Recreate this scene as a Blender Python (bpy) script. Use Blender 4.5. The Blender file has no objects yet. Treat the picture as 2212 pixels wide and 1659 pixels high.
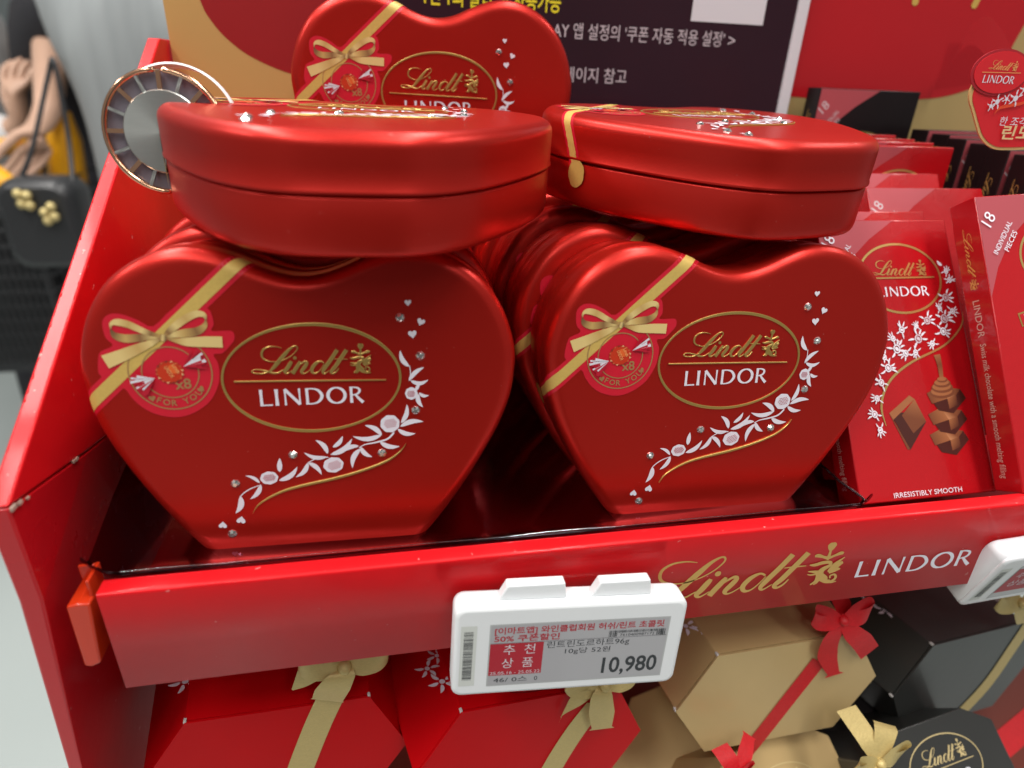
import bpy, bmesh, math, random
from mathutils import Vector, Matrix
random.seed(4)
S = bpy.context.scene
COL = S.collection
K = 0.01                                   # everything below is written in centimetres
PI = math.pi
rad = math.radians

# ------------------------------------------------------------------ camera
CAM = Vector((9.6796, -17.4493, 15.5483)); PITCH, YAW, ROLL, FPX = 0.453877, 0.207270, 0.043999, 1370.985
fw = Vector((math.sin(YAW)*math.cos(PITCH), math.cos(YAW)*math.cos(PITCH), -math.sin(PITCH)))
rt0 = Vector((math.cos(YAW), -math.sin(YAW), 0)); up0 = rt0.cross(fw)
RT = rt0*math.cos(ROLL) + up0*math.sin(ROLL); UP = -rt0*math.sin(ROLL) + up0*math.cos(ROLL)
cd = bpy.data.cameras.new('camera'); cam = bpy.data.objects.new('camera', cd); COL.objects.link(cam)
mw = Matrix((RT, UP, -fw)).transposed().to_4x4(); mw.translation = CAM*K
cam.matrix_world = mw
cd.sensor_width = 36.0; cd.lens = FPX/2212*36.0; cd.clip_start = 0.01; cd.clip_end = 200
cd.dof.use_dof = True; cd.dof.focus_distance = 0.262; cd.dof.aperture_fstop = cd.lens/3.4
S.camera = cam

# ------------------------------------------------------------------ light of the shop
W = bpy.data.worlds.new('World'); S.world = W; W.use_nodes = True
bgn = W.node_tree.nodes['Background']; bgn.inputs[0].default_value = (0.90, 0.90, 0.88, 1); bgn.inputs[1].default_value = 0.22
def ceiling_lamp(x, y, z, sx, sy, power, rz=0):
    ld = bpy.data.lights.new('ceiling_lamp', 'AREA'); ld.shape = 'RECTANGLE'; ld.size = sx*K; ld.size_y = sy*K
    ld.energy = power; ld.color = (1.0, 0.97, 0.93)
    o = bpy.data.objects.new('ceiling_lamp', ld); COL.objects.link(o)
    o.location = (x*K, y*K, z*K); o.rotation_euler = (0, 0, rz)
    return o
for (x, y, p) in ((-90, -60, 33), (60, -60, 27), (-90, 90, 36), (60, 90, 28), (210, 10, 18), (-230, 20, 26), (-60, -210, 12), (90, -210, 12)):
    ceiling_lamp(x, y, 190, 22, 140, p)
S.view_settings.view_transform = 'Standard'; S.view_settings.look = 'None'; S.view_settings.gamma = 1
S.view_settings.exposure = 0.0
S.cycles.use_denoising = True
S.cycles.max_bounces = 8; S.cycles.transparent_max_bounces = 24

# ------------------------------------------------------------------ helpers
def ray(px, py):
    return fw + RT*((px-1106)/FPX) - UP*((py-829.5)/FPX)
def at(px, py, y):
    d = ray(px, py); return CAM + d*((y-CAM.y)/d.y)
def zd(x, y, x0, y0, s):                   # enlargement pixel -> picture point
    return ((x/s+x0)*0.540039, (y/s+y0)*0.540039)
def on_plane(M, px, py, axis=1, val=0.0):
    Mi = M.inverted(); o = Mi @ CAM; d = Mi.to_3x3() @ ray(px, py)
    return o + d*((val-o[axis])/d[axis])
def eul(pos, a, b, c):
    return Matrix.Translation(Vector(pos)) @ Matrix.Rotation(rad(c), 4, 'Z') @ Matrix.Rotation(rad(a), 4, 'X') @ Matrix.Rotation(rad(b), 4, 'Y')
def hom(H, p):
    w = H[6]*p[0] + H[7]*p[1] + 1
    return ((H[0]*p[0]+H[1]*p[1]+H[2])/w, (H[3]*p[0]+H[4]*p[1]+H[5])/w)
def cr(P, n=6, closed=False):
    out = []; m = len(P)
    rng = range(m if closed else m-1)
    for i in rng:
        if closed: a, b, c, d = P[(i-1) % m], P[i], P[(i+1) % m], P[(i+2) % m]
        else: a, b, c, d = P[max(i-1, 0)], P[i], P[i+1], P[min(i+2, m-1)]
        for k in range(n):
            t = k/n
            out.append(tuple(0.5*((2*b[j])+(-a[j]+c[j])*t+(2*a[j]-5*b[j]+4*c[j]-d[j])*t*t+(-a[j]+3*b[j]-3*c[j]+d[j])*t**3) for j in range(len(b))))
    if not closed: out.append(tuple(P[-1]))
    return out

def setm(o, M):
    M = M.copy(); M.translation = M.translation*K; o.matrix_world = M
def tag(o, label, cat, group=None, kind=None):
    if label: o['label'] = label
    if cat: o['category'] = cat
    if group: o['group'] = group
    if kind: o['kind'] = kind
    return o
def thing(name, label, cat, M=None, group=None):
    o = bpy.data.objects.new(name, None); COL.objects.link(o); o.empty_display_size = 0.01
    if M is not None: setm(o, M)
    return tag(o, label, cat, group)
def link(name, me, parent=None, M=None):
    o = bpy.data.objects.new(name, me); COL.objects.link(o)
    if parent is not None: o.parent = parent
    if M is not None:
        MM = M.copy(); MM.translation = MM.translation*K
        if parent is None: o.matrix_world = MM
        else: o.matrix_local = MM
    return o
class MB:
    def __init__(s): s.v = []; s.f = []; s.mi = []; s.sm = []; s.col = {}
    def face(s, idx, m=0, smooth=False): s.f.append(idx); s.mi.append(m); s.sm.append(smooth)
    def poly(s, pts, m=0, smooth=False):
        b = len(s.v); s.v += [tuple(p) for p in pts]; s.face(list(range(b, b+len(pts))), m, smooth)
    def grid(s, rows, m=0, smooth=True, closed_u=False, closed_v=False):
        b = len(s.v); nu = len(rows[0]); nv = len(rows)
        for r in rows: s.v += [tuple(p) for p in r]
        for j in range(nv if closed_v else nv-1):
            for i in range(nu if closed_u else nu-1):
                i2 = (i+1) % nu; j2 = (j+1) % nv
                s.face([b+j*nu+i, b+j*nu+i2, b+j2*nu+i2, b+j2*nu+i], m, smooth)
    def box(s, x0, x1, y0, y1, z0, z1, m=0, M=None):
        P = [(x0,y0,z0),(x1,y0,z0),(x1,y1,z0),(x0,y1,z0),(x0,y0,z1),(x1,y0,z1),(x1,y1,z1),(x0,y1,z1)]
        if M is not None: P = [tuple(M @ Vector(p)) for p in P]
        b = len(s.v); s.v += P
        for f in ((0,3,2,1),(4,5,6,7),(0,1,5,4),(1,2,6,5),(2,3,7,6),(3,0,4,7)): s.face([b+i for i in f], m)
    def tube(s, pts, r, n=10, m=0, caps=True):
        pts = [Vector(p) for p in pts]; rows = []
        up = Vector((0, 0, 1))
        for i, p in enumerate(pts):
            t = (pts[min(i+1, len(pts)-1)] - pts[max(i-1, 0)]).normalized()
            if abs(t.dot(up)) > 0.97: up = Vector((1, 0, 0))
            a = t.cross(up).normalized(); b = t.cross(a)
            rr = r[i] if isinstance(r, (list, tuple)) else r
            rows.append([p + (a*math.cos(q*2*PI/n) + b*math.sin(q*2*PI/n))*rr for q in range(n)])
        s.grid(rows, m, True, closed_u=True)
        if caps:
            s.poly(rows[0], m); s.poly(rows[-1], m)
    def mesh(s, name, mats, bevel=0, seg=2, merge=False):
        me = bpy.data.meshes.new(name)
        me.from_pydata([(x*K, y*K, z*K) for x, y, z in s.v], [], s.f)
        for p, mi, sm in zip(me.polygons, s.mi, s.sm): p.material_index = mi; p.use_smooth = sm
        for m in (mats if isinstance(mats, (list, tuple)) else [mats]): me.materials.append(m)
        if s.col:
            ca = me.color_attributes.new('print', 'FLOAT_COLOR', 'POINT')
            for i in range(len(s.v)):
                c = s.col.get(i, (1, 1, 1)); ca.data[i].color = (c[0], c[1], c[2], 1)
        bm = bmesh.new(); bm.from_mesh(me)
        if merge: bmesh.ops.remove_doubles(bm, verts=bm.verts, dist=1e-6)
        bmesh.ops.recalc_face_normals(bm, faces=bm.faces)
        if bevel:
            es = [e for e in bm.edges if len(e.link_faces) == 2 and e.calc_face_angle(0) > 0.5]
            r = bmesh.ops.bevel(bm, geom=es, offset=bevel*K, segments=seg, profile=0.6, affect='EDGES')
            for f in r['faces']: f.smooth = True
        bm.to_mesh(me); bm.free()
        return me
    def build(s, name, mats, parent=None, M=None, **k):
        return link(name, s.mesh(name, mats, **k), parent, M)

# ------------------------------------------------------------------ materials
def mat(name, col, rough=0.5, metal=0.0, coat=0.0, noise=0.0, nscale=40.0, bump=0.0, bscale=60.0, emis=0, attr=None, spec=0.5, trans=0, alpha=1, coat_rough=0.08, rvar=0.0, stretch=None):
    m = bpy.data.materials.new(name); m.use_nodes = True
    nt = m.node_tree; b = nt.nodes['Principled BSDF']
    b.inputs['Base Color'].default_value = (*col, 1); b.inputs['Roughness'].default_value = rough
    b.inputs['Metallic'].default_value = metal; b.inputs['Coat Weight'].default_value = coat; b.inputs['Coat Roughness'].default_value = coat_rough
    b.inputs['Specular IOR Level'].default_value = spec
    b.inputs['Transmission Weight'].default_value = trans; b.inputs['Alpha'].default_value = alpha
    tc = nt.nodes.new('ShaderNodeTexCoord'); src = tc.outputs['Object']
    if stretch:
        mp = nt.nodes.new('ShaderNodeMapping'); mp.inputs['Scale'].default_value = stretch
        nt.links.new(src, mp.inputs[0]); src = mp.outputs[0]
    if noise > 0:
        n = nt.nodes.new('ShaderNodeTexNoise'); n.inputs['Scale'].default_value = nscale; n.inputs['Detail'].default_value = 5
        nt.links.new(src, n.inputs['Vector'])
        mx = nt.nodes.new('ShaderNodeMix'); mx.data_type = 'RGBA'
        mx.inputs['A'].default_value = (*[c*(1-noise) for c in col], 1); mx.inputs['B'].default_value = (*[min(1, c*(1+noise)) for c in col], 1)
        nt.links.new(n.outputs['Fac'], mx.inputs['Factor']); nt.links.new(mx.outputs['Result'], b.inputs['Base Color'])
    if rvar > 0:
        n2 = nt.nodes.new('ShaderNodeTexNoise'); n2.inputs['Scale'].default_value = 14; n2.inputs['Detail'].default_value = 6
        nt.links.new(tc.outputs['Object'], n2.inputs['Vector'])
        mr = nt.nodes.new('ShaderNodeMapRange'); mr.inputs['To Min'].default_value = max(0.02, rough-rvar); mr.inputs['To Max'].default_value = rough+rvar
        mr.inputs['From Min'].default_value = 0.3; mr.inputs['From Max'].default_value = 0.7
        nt.links.new(n2.outputs['Fac'], mr.inputs['Value']); nt.links.new(mr.outputs[0], b.inputs['Roughness'])
    if bump > 0:
        n3 = nt.nodes.new('ShaderNodeTexNoise'); n3.inputs['Scale'].default_value = bscale; n3.inputs['Detail'].default_value = 4
        nt.links.new(src, n3.inputs['Vector'])
        bp = nt.nodes.new('ShaderNodeBump'); bp.inputs['Strength'].default_value = bump; bp.inputs['Distance'].default_value = 0.0006
        nt.links.new(n3.outputs['Fac'], bp.inputs['Height']); nt.links.new(bp.outputs[0], b.inputs['Normal'])
    if attr:
        at_ = nt.nodes.new('ShaderNodeAttribute'); at_.attribute_name = attr
        nt.links.new(at_.outputs['Color'], b.inputs['Base Color'])
    if emis: b.inputs['Emission Color'].default_value = (*col, 1); b.inputs['Emission Strength'].default_value = emis
    return m
M_TIN = mat('red_tin_paint', (0.53, 0.016, 0.009), 0.35, 0.66, coat=0.10, coat_rough=0.25, bump=0.06, bscale=1200, rvar=0.03)
def dust(m, scale, th, col, amt):
    nt = m.node_tree; b = nt.nodes['Principled BSDF']; tc = nt.nodes.new('ShaderNodeTexCoord')
    n = nt.nodes.new('ShaderNodeTexNoise'); n.inputs['Scale'].default_value = scale; n.inputs['Detail'].default_value = 2
    nt.links.new(tc.outputs['Object'], n.inputs['Vector'])
    r = nt.nodes.new('ShaderNodeMapRange'); r.inputs['From Min'].default_value = th; r.inputs['From Max'].default_value = th+.03; r.inputs['To Max'].default_value = amt
    nt.links.new(n.outputs['Fac'], r.inputs['Value'])
    mx = nt.nodes.new('ShaderNodeMix'); mx.data_type = 'RGBA'; mx.inputs['B'].default_value = (*col, 1)
    src = b.inputs['Base Color'].links[0].from_socket if b.inputs['Base Color'].links else None
    if src: nt.links.new(src, mx.inputs['A'])
    else: mx.inputs['A'].default_value = b.inputs['Base Color'].default_value
    nt.links.new(r.outputs[0], mx.inputs['Factor']); nt.links.new(mx.outputs['Result'], b.inputs['Base Color'])
dust(M_TIN, 520, 0.75, (0.65, 0.3, 0.28), 0.3)
M_TIN_IN = mat('tin_edge', (0.5, 0.02, 0.02), 0.25, 0.8)
M_GOLD = mat('gold_foil_print', (0.58, 0.40, 0.12), 0.33, 0.75, noise=0.08)
M_GOLDTXT = mat('gold_print', (0.72, 0.44, 0.13), 0.38, 0.45)
M_WHITE = mat('white_print', (0.78, 0.76, 0.84), 0.45)
M_STRED = mat('sticker_red', (0.60, 0.008, 0.028), 0.38, coat=0.15, noise=0.04)
M_STGOLD = mat('sticker_gold', (0.66, 0.46, 0.12), 0.42, 0.15, noise=0.1, nscale=900)
M_PRINT = mat('printed_picture', (1, 1, 1), 0.4, attr='print')
M_GEM = mat('rhinestone', (0.93, 0.93, 0.90), 0.06, 0.85)
M_GEMDK = mat('rhinestone_shaded', (0.42, 0.48, 0.46), 0.08, 0.9)  # darker copy of the stone, paints shade onto alternate facets
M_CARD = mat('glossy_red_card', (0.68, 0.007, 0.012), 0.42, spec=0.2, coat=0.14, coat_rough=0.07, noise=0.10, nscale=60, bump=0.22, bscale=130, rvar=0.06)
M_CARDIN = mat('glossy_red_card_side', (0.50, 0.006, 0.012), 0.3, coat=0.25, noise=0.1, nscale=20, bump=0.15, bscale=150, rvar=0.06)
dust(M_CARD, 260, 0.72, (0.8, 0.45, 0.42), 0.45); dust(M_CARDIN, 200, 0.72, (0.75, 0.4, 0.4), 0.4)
M_RAW = mat('raw_board_edge', (0.42, 0.30, 0.24), 0.9, noise=0.3, nscale=300)
M_CLIP = mat('orange_red_plastic', (0.60, 0.035, 0.006), 0.3, coat=0.2)
M_BARRED = mat('red_bar_carton', (0.42, 0.004, 0.008), 0.26, coat=0.6, noise=0.04, bump=0.25, bscale=220, rvar=0.05)
M_BARDK = mat('dark_bar_carton', (0.010, 0.006, 0.007), 0.38, spec=.3, coat=0.06, noise=0.2)
M_BOXRED = mat('red_gift_carton', (0.54, 0.002, 0.005), 0.36, spec=0.15, coat=0.0, noise=0.06, bump=0.1, bscale=200, rvar=0.05)
M_BOXGOLD = mat('gold_gift_carton', (0.62, 0.44, 0.20), 0.36, 0.2, noise=0.06, bump=0.08, bscale=200)
M_BOXDK = mat('charcoal_gift_carton', (0.035, 0.036, 0.034), 0.32, coat=0.3, noise=0.1, bump=0.08, bscale=200)
M_BOXBR = mat('brown_gift_carton', (0.16, 0.03, 0.018), 0.35, coat=0.2)
M_RIBG = mat('gold_satin_ribbon', (0.60, 0.47, 0.19), 0.42, 0.25, noise=0.15, nscale=700, bump=0.35, bscale=900, stretch=(1, 1, 4))
M_RIBR = mat('red_satin_ribbon', (0.60, 0.006, 0.012), 0.5, 0.0, noise=0.15, nscale=700, bump=0.3, bscale=900)
M_PLAST = mat('white_plastic', (0.78, 0.81, 0.83), 0.35, noise=0.02)
M_SCREEN = mat('e_paper_screen', (0.40, 0.40, 0.42), 0.32, coat=0.4)
M_LABELG = mat('pale_label', (0.62, 0.65, 0.62), 0.45)
M_INK = mat('black_ink', (0.03, 0.035, 0.04), 0.5)
M_INKRED = mat('red_ink', (0.40, 0.015, 0.03), 0.5)
M_GREYTXT = mat('pale_ink', (0.62, 0.56, 0.60), 0.5)
M_BOARDG = mat('gold_display_board', (0.62, 0.38, 0.13), 0.34, 0.2, noise=0.12, nscale=6)
M_BOARDR = mat('dark_red_board', (0.32, 0.008, 0.010), 0.4, noise=0.06, nscale=8)
M_BOARDR2 = mat('red_board', (0.46, 0.008, 0.014), 0.35, noise=0.06, nscale=8)
M_POSTER = mat('plum_poster', (0.030, 0.010, 0.018), 0.35, spec=.25, coat=0.06, noise=0.3, nscale=12)
M_FRAMEW = mat('white_frame', (0.70, 0.70, 0.74), 0.4)
M_YEL = mat('yellow_print', (0.80, 0.70, 0.02), 0.5)
M_ROSE = mat('rose_gold_metal', (0.85, 0.48, 0.30), 0.16, 1.0)
M_STEEL = mat('brushed_steel', (0.56, 0.58, 0.55), 0.28, 0.9, noise=0.1, nscale=200, stretch=(1, 1, 30))
M_SKIN = mat('skin', (0.50, 0.31, 0.22), 0.5, noise=0.1)
M_BLACKC = mat('black_cloth', (0.010, 0.010, 0.014), 0.8, noise=0.3)
M_GREYC = mat('grey_cloth', (0.25, 0.27, 0.275), 0.95, noise=0.5, nscale=16, stretch=(1, 1, .12), bump=1.0, bscale=18)  # vertical colour streaks paint the shade of the folds into the cloth
M_WHITEC = mat('white_cloth', (0.60, 0.60, 0.60), 0.9, noise=0.1)
M_HAIR = mat('dark_hair', (0.02, 0.014, 0.012), 0.5)
M_CARTY = mat('yellow_cart_plastic', (0.75, 0.36, 0.01), 0.35)
M_CARTM = mat('dark_cart_metal', (0.05, 0.052, 0.055), 0.4, 0.5)
M_LEATH = mat('black_leather', (0.02, 0.021, 0.023), 0.4)
M_FLOOR = mat('pale_shop_floor', (0.42, 0.47, 0.46), 0.25, noise=0.05, nscale=3, coat=0.1)
M_CHOC = mat('chocolate_print', (0.3, 0.1, 0.04), 0.4, attr='print')
for _m in (M_STEEL,):
    _nt = _m.node_tree; _b = _nt.nodes['Principled BSDF']; _b.inputs['Anisotropic'].default_value = 0.75
    _t = _nt.nodes.new('ShaderNodeTangent'); _t.direction_type = 'RADIAL'; _t.axis = 'Y'; _nt.links.new(_t.outputs[0], _b.inputs['Tangent'])
def clear(name, tint, w):
    m = bpy.data.materials.new(name); m.use_nodes = True; nt = m.node_tree; nt.nodes.clear()
    o = nt.nodes.new('ShaderNodeOutputMaterial'); t = nt.nodes.new('ShaderNodeBsdfTransparent'); g = nt.nodes.new('ShaderNodeBsdfGlossy')
    lw = nt.nodes.new('ShaderNodeLayerWeight'); lw.inputs[0].default_value = w; mx = nt.nodes.new('ShaderNodeMixShader')
    t.inputs[0].default_value = (*tint, 1); g.inputs[1].default_value = 0.12; g.inputs[0].default_value = (*[min(1, q*1.1+.25) for q in tint], 1)
    n = nt.nodes.new('ShaderNodeTexNoise'); n.inputs['Scale'].default_value = 45; n.inputs['Detail'].default_value = 3
    tc = nt.nodes.new('ShaderNodeTexCoord'); nt.links.new(tc.outputs['Object'], n.inputs['Vector'])
    bp = nt.nodes.new('ShaderNodeBump'); bp.inputs['Strength'].default_value = 0.25; bp.inputs['Distance'].default_value = 0.0012
    nt.links.new(n.outputs['Fac'], bp.inputs['Height']); nt.links.new(bp.outputs[0], g.inputs['Normal'])
    nt.links.new(lw.outputs['Fresnel'], mx.inputs[0]); nt.links.new(t.outputs[0], mx.inputs[1]); nt.links.new(g.outputs[0], mx.inputs[2])
    nt.links.new(mx.outputs[0], o.inputs[0]); return m
M_CLEAR = clear('clear_plastic', (0.34, 0.19, 0.25), 0.17)
M_TAPE = clear('clear_tape', (0.95, 0.92, 0.94), 0.10)

# ------------------------------------------------------------------ flat artwork kit
_tc = {}
def text_polys(s, bold=False):
    """triangles/polygons of a line of text, height about 1 em, from Blender's built-in font"""
    if (s, bold) in _tc: return _tc[(s, bold)]
    cu = bpy.data.curves.new('txt', 'FONT'); cu.body = s; cu.size = 1; cu.resolution_u = 3
    if bold: cu.offset = 0.018
    o = bpy.data.objects.new('txt', cu); COL.objects.link(o)
    dg = bpy.context.evaluated_depsgraph_get(); me = bpy.data.meshes.new_from_object(o.evaluated_get(dg))
    V = [(v.co.x, v.co.y) for v in me.vertices]; F = [list(p.vertices) for p in me.polygons]
    bpy.data.objects.remove(o); bpy.data.curves.remove(cu); bpy.data.meshes.remove(me)
    _tc[(s, bold)] = (V, F); return V, F
class Art:
    """2D shapes laid on a surface: map(x, y, lift) -> 3D"""
    def __init__(s, mp, lift=0.02, step=0.0015): s.b = MB(); s.map = mp; s.l = lift; s.step = step; s.base = 0.0
    def poly(s, pts, m=0, col=None, smooth=False):
        b = len(s.b.v); s.b.v += [tuple(s.map(p[0], p[1], s.l)) for p in pts]; s.b.face(list(range(b, b+len(pts))), m, smooth)
        if col:
            for i, _ in enumerate(pts):
                s.b.col[b+i] = col[i] if isinstance(col[0], (tuple, list)) else col
        s.l += s.step
    def stroke(s, pts, m=0, n=5, raised=False, cols=None):
        """pts: (x, y, width[, shade])"""
        P = cr(pts, n) if n > 1 else pts
        L = []; R = []
        for i, p in enumerate(P):
            a = P[max(i-1, 0)]; c = P[min(i+1, len(P)-1)]
            dx, dy = c[0]-a[0], c[1]-a[1]; d = math.hypot(dx, dy) or 1
            w = max(p[2], 1e-4)/2; L.append((p[0]-dy/d*w, p[1]+dx/d*w)); R.append((p[0]+dy/d*w, p[1]-dx/d*w))
        if raised:
            rows = [[s.map(q[0], q[1], 0.002) for q in L], [s.map(q[0], q[1], s.l*0.8) for q in L],
                    [s.map((a[0]*.8+b_[0]*.2), (a[1]*.8+b_[1]*.2), s.l) for a, b_ in zip(L, R)], [s.map((a[0]*.2+b_[0]*.8), (a[1]*.2+b_[1]*.8), s.l) for a, b_ in zip(L, R)],
                    [s.map(q[0], q[1], s.l*0.8) for q in R], [s.map(q[0], q[1], 0.002) for q in R]]
        else: rows = [[s.map(q[0], q[1], s.l) for q in L], [s.map(q[0], q[1], s.l) for q in R]]
        b = len(s.b.v); s.b.grid(rows, m, False)
        if cols:
            nn = len(P)
            for r in range(len(rows)):
                for i in range(nn):
                    t = i/(nn-1)*(len(cols)-1); k = min(int(t), len(cols)-2); f = t-k
                    s.b.col[b+r*nn+i] = tuple(cols[k][j]*(1-f)+cols[k+1][j]*f for j in range(3))
        s.l += s.step
    def leaf(s, x0, y0, x1, y1, w, bend=0.12, m=0):
        dx, dy = x1-x0, y1-y0; pts = []
        for i in range(11):
            t = i/10; q = math.sin(t*PI)
            ww = w*(math.sin(PI*t**0.8))**0.8 if 0 < t < 1 else 0
            pts.append((x0+dx*t-dy*bend*q, y0+dy*t+dx*bend*q, ww))
        s.stroke(pts, m, 1)
    def disc(s, x, y, rx, ry=None, m=0, n=20, col=None, rot=0, lobes=0, la=0.06):
        ry = ry or rx; P = []
        for i in range(n):
            a = i*2*PI/n; k = 1+(la*math.cos(a*lobes) if lobes else 0); u, v = rx*k*math.cos(a), ry*k*math.sin(a)
            P.append((x+u*math.cos(rot)-v*math.sin(rot), y+u*math.sin(rot)+v*math.cos(rot)))
        s.poly(P, m, col)
    def heart(s, x, y, r, rot=0, m=0):
        P = []
        for i in range(24):
            t = i*2*PI/24; u = 16*math.sin(t)**3/16*r; v = (13*math.cos(t)-5*math.cos(2*t)-2*math.cos(3*t)-math.cos(4*t))/15*r
            P.append((x+u*math.cos(rot)-v*math.sin(rot), y+u*math.sin(rot)+v*math.cos(rot)))
        s.poly(P, m)
    def ring(s, x, y, rx, ry, w, m=0, n=72, raised=False, wv=0.0, ph=0.0):
        P = [(x+rx*math.cos(i*2*PI/n), y+ry*math.sin(i*2*PI/n), w*(1+wv*math.cos(2*(i*2*PI/n)-ph))) for i in range(n+1)]
        s.stroke(P, m, 1, raised)
    def text(s, string, x, y, size, m=0, rot=0, align='l', sx=1.0, bold=False, width=None, shear=0):
        V, F = text_polys(string, bold)
        if not V: return
        mn = min(v[0] for v in V); mx = max(v[0] for v in V)
        if width: sx = width/((mx-mn)*size)
        off = {'l': -mn, 'c': -(mn+mx)/2, 'r': -mx}[align]
        b = len(s.b.v); ca, sa = math.cos(rot), math.sin(rot)
        for v in V:
            u, w = (v[0]+off)*size*sx + v[1]*size*shear, v[1]*size
            s.b.v.append(tuple(s.map(x+u*ca-w*sa, y+u*sa+w*ca, s.l)))
        for f in F: s.b.face([b+i for i in f], m)
        s.l += s.step
    def build(s, name, mats, parent=None, M=None): return s.b.build(name, mats, parent, M)

# traced lettering, in artwork pixels (x right, y down)
SCRIPT = [
 [(680,472,4),(620,458,9),(550,462,13),(500,490,18),(484,530,20),(500,575,17),(560,603,11),(640,605,8),(720,580,9),(790,535,9),(832,485,11),(828,456,12),(800,455,14),(755,485,24),(705,540,38),(655,600,40),(610,655,36),(570,695,20),(520,717,12),(450,724,12),(390,710,12),(405,688,9),(460,686,11),(530,700,17),(600,718,20),(650,714,14),(705,680,8)],
 [(778,600,26),(762,628,38),(735,672,38),(714,702,32),(735,722,14),(785,690,7)],
 [(865,600,22),(848,630,36),(815,680,38),(790,722,36)],
 [(800,702,8),(850,645,10),(905,605,20),(928,618,30),(908,655,36),(877,700,32),(892,722,14),(925,712,10),(968,680,7)],
 [(1095,618,12),(1062,600,16),(1012,625,32),(978,675,34),(988,713,24),(1022,717,14),(1060,685,9),(1100,625,8)],
 [(1226,486,38),(1172,570,38),(1112,655,38),(1086,700,30),(1102,722,14),(1150,690,7)],
 [(1318,486,38),(1262,570,38),(1204,655,38),(1168,700,32),(1186,720,18),(1218,702,14),(1244,666,9)],
 [(1196,578,6),(1262,578,12),(1328,580,6)],
]
EMBLEM = [
 [(1455,424,30),(1455,440,58),(1455,462,44),(1455,478,22)], [(1455,478,14),(1455,520,22),(1455,545,14)],
 [(1366,508,16),(1385,505,26),(1420,518,18),(1455,530,22),(1490,518,18),(1525,505,26),(1544,508,16)],
 [(1350,566,8),(1385,570,24),(1430,560,26),(1475,563,24),(1480,585,24),(1440,612,40),(1435,650,52),(1470,680,50),(1490,700,30),(1525,705,22),(1545,680,18),(1530,655,14),(1505,662,12),(1510,680,10)],
 [(1425,625,24),(1385,618,18),(1352,612,6)], [(1425,632,18),(1380,640,12),(1352,632,5)],
 [(1430,660,38),(1420,690,22),(1392,712,12)], [(1440,660,30),(1432,700,14),(1412,714,8)],
 [(1500,690,18),(1520,712,12),(1558,708,6)],
 [(1478,625,8),(1510,580,26),(1560,536,6)], [(1480,630,10),(1520,595,44),(1558,570,20)], [(1490,640,14),(1525,620,34),(1556,618,8)],
]
DOT = (811, 566, 18)
def lindor_letters():
    L = []
    L.append([[(0.09,0,.19),(0.09,.5,.16),(0.09,1,.19)], [(0.05,.05,.09),(.5,.05,.09),(.76,.05,.11)]])
    L.append([[(1.04,0,.22),(1.04,.5,.17),(1.04,1,.22)]])
    L.append([[(1.57,0,.13),(1.57,.5,.09),(1.57,.98,.13)], [(1.56,.98,.20),(2.0,.52,.18),(2.46,.03,.2)], [(2.46,.02,.13),(2.46,.5,.09),(2.46,1,.13)]])
    L.append([[(2.93,0,.19),(2.93,.5,.16),(2.93,1,.19)], [(2.9,.955,.09),(3.3,.955,.09),(3.65,.84,.15),(3.86,.5,.2),(3.65,.17,.15),(3.3,.045,.09),(2.9,.045,.09)]])
    ring = []
    for i in range(29):
        a = i*2*PI/28; ring.append((4.78+.54*math.cos(a), .5+.47*math.sin(a), .09+.11*abs(math.cos(a))))
    L.append([ring])
    L.append([[(5.72,0,.19),(5.72,.5,.16),(5.72,1,.19)], [(5.68,.955,.08),(5.95,.955,.09),(6.2,.88,.13),(6.26,.72,.15),(6.12,.55,.12),(5.85,.49,.08),(5.7,.49,.08)], [(5.98,.5,.12),(6.2,.25,.17),(6.46,0,.2)]])
    return L
LINDOR = lindor_letters()
def put_script(art, f, k, raised=False, emblem=True):
    """f: artwork px -> surface coordinates, k: surface units per px"""
    for s in SCRIPT: art.stroke([(*f((x, y)), w*k) for x, y, w in s], 0, 5, raised)
    art.disc(*f(DOT[:2]), DOT[2]*k, m=0, n=14)
    if emblem:
        for s in EMBLEM: art.stroke([(*f((x, y)), w*k) for x, y, w in s], 0, 4, raised)
def put_lindor(art, x, y, cap, width, m=0):
    sx = width/6.5
    for l in LINDOR:
        for s in l: art.stroke([(x+px*sx, y+py*cap, w*(sx+cap)/2) for px, py, w in s], m, 4 if len(s) > 3 else 3)

# ------------------------------------------------------------------ heart tin
HALF = [(0,-1.86),(.9,-1.84),(1.75,-1.74),(2.55,-1.44),(3.25,-.95),(3.88,-.36),(4.45,.33),(5.02,1.14),(5.64,2.12),(6.25,3.22),(6.76,4.3),(7.1,5.36),(7.22,6.3),(7.25,7.0),(7.1,7.8),(6.75,8.72),(6.15,9.62),(5.4,10.25),(4.5,10.68),(3.6,10.83),(2.75,10.74),(1.95,10.47),(1.25,10.16),(.6,9.95),(0,9.88)]
OUT = HALF + [(-x, y) for x, y in HALF[-2:0:-1]]
OUT = cr(OUT, 6, closed=True)
CX = -0.1
OUT = [(x+CX-.22*max(0, 1-max(y, 0)/6), y) for x, y in OUT]
NO = len(OUT)
def onorm(P):
    N = []
    n = len(P)
    for i in range(n):
        a, c = P[i-2], P[(i+2) % n]; dx, dy = c[0]-a[0], c[1]-a[1]; d = math.hypot(dx, dy); N.append((dy/d, -dx/d))
    return N
ONRM = onorm(OUT)
def inset(i): return [(p[0]-n[0]*i, p[1]-n[1]*i) for p, n in zip(OUT, ONRM)]
def round_prof(r, n0, k=6): return [(r*(1-math.cos(a*PI/2/k)), n0-r*(1-math.sin(a*PI/2/k))) for a in range(0, k+1)]
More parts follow.
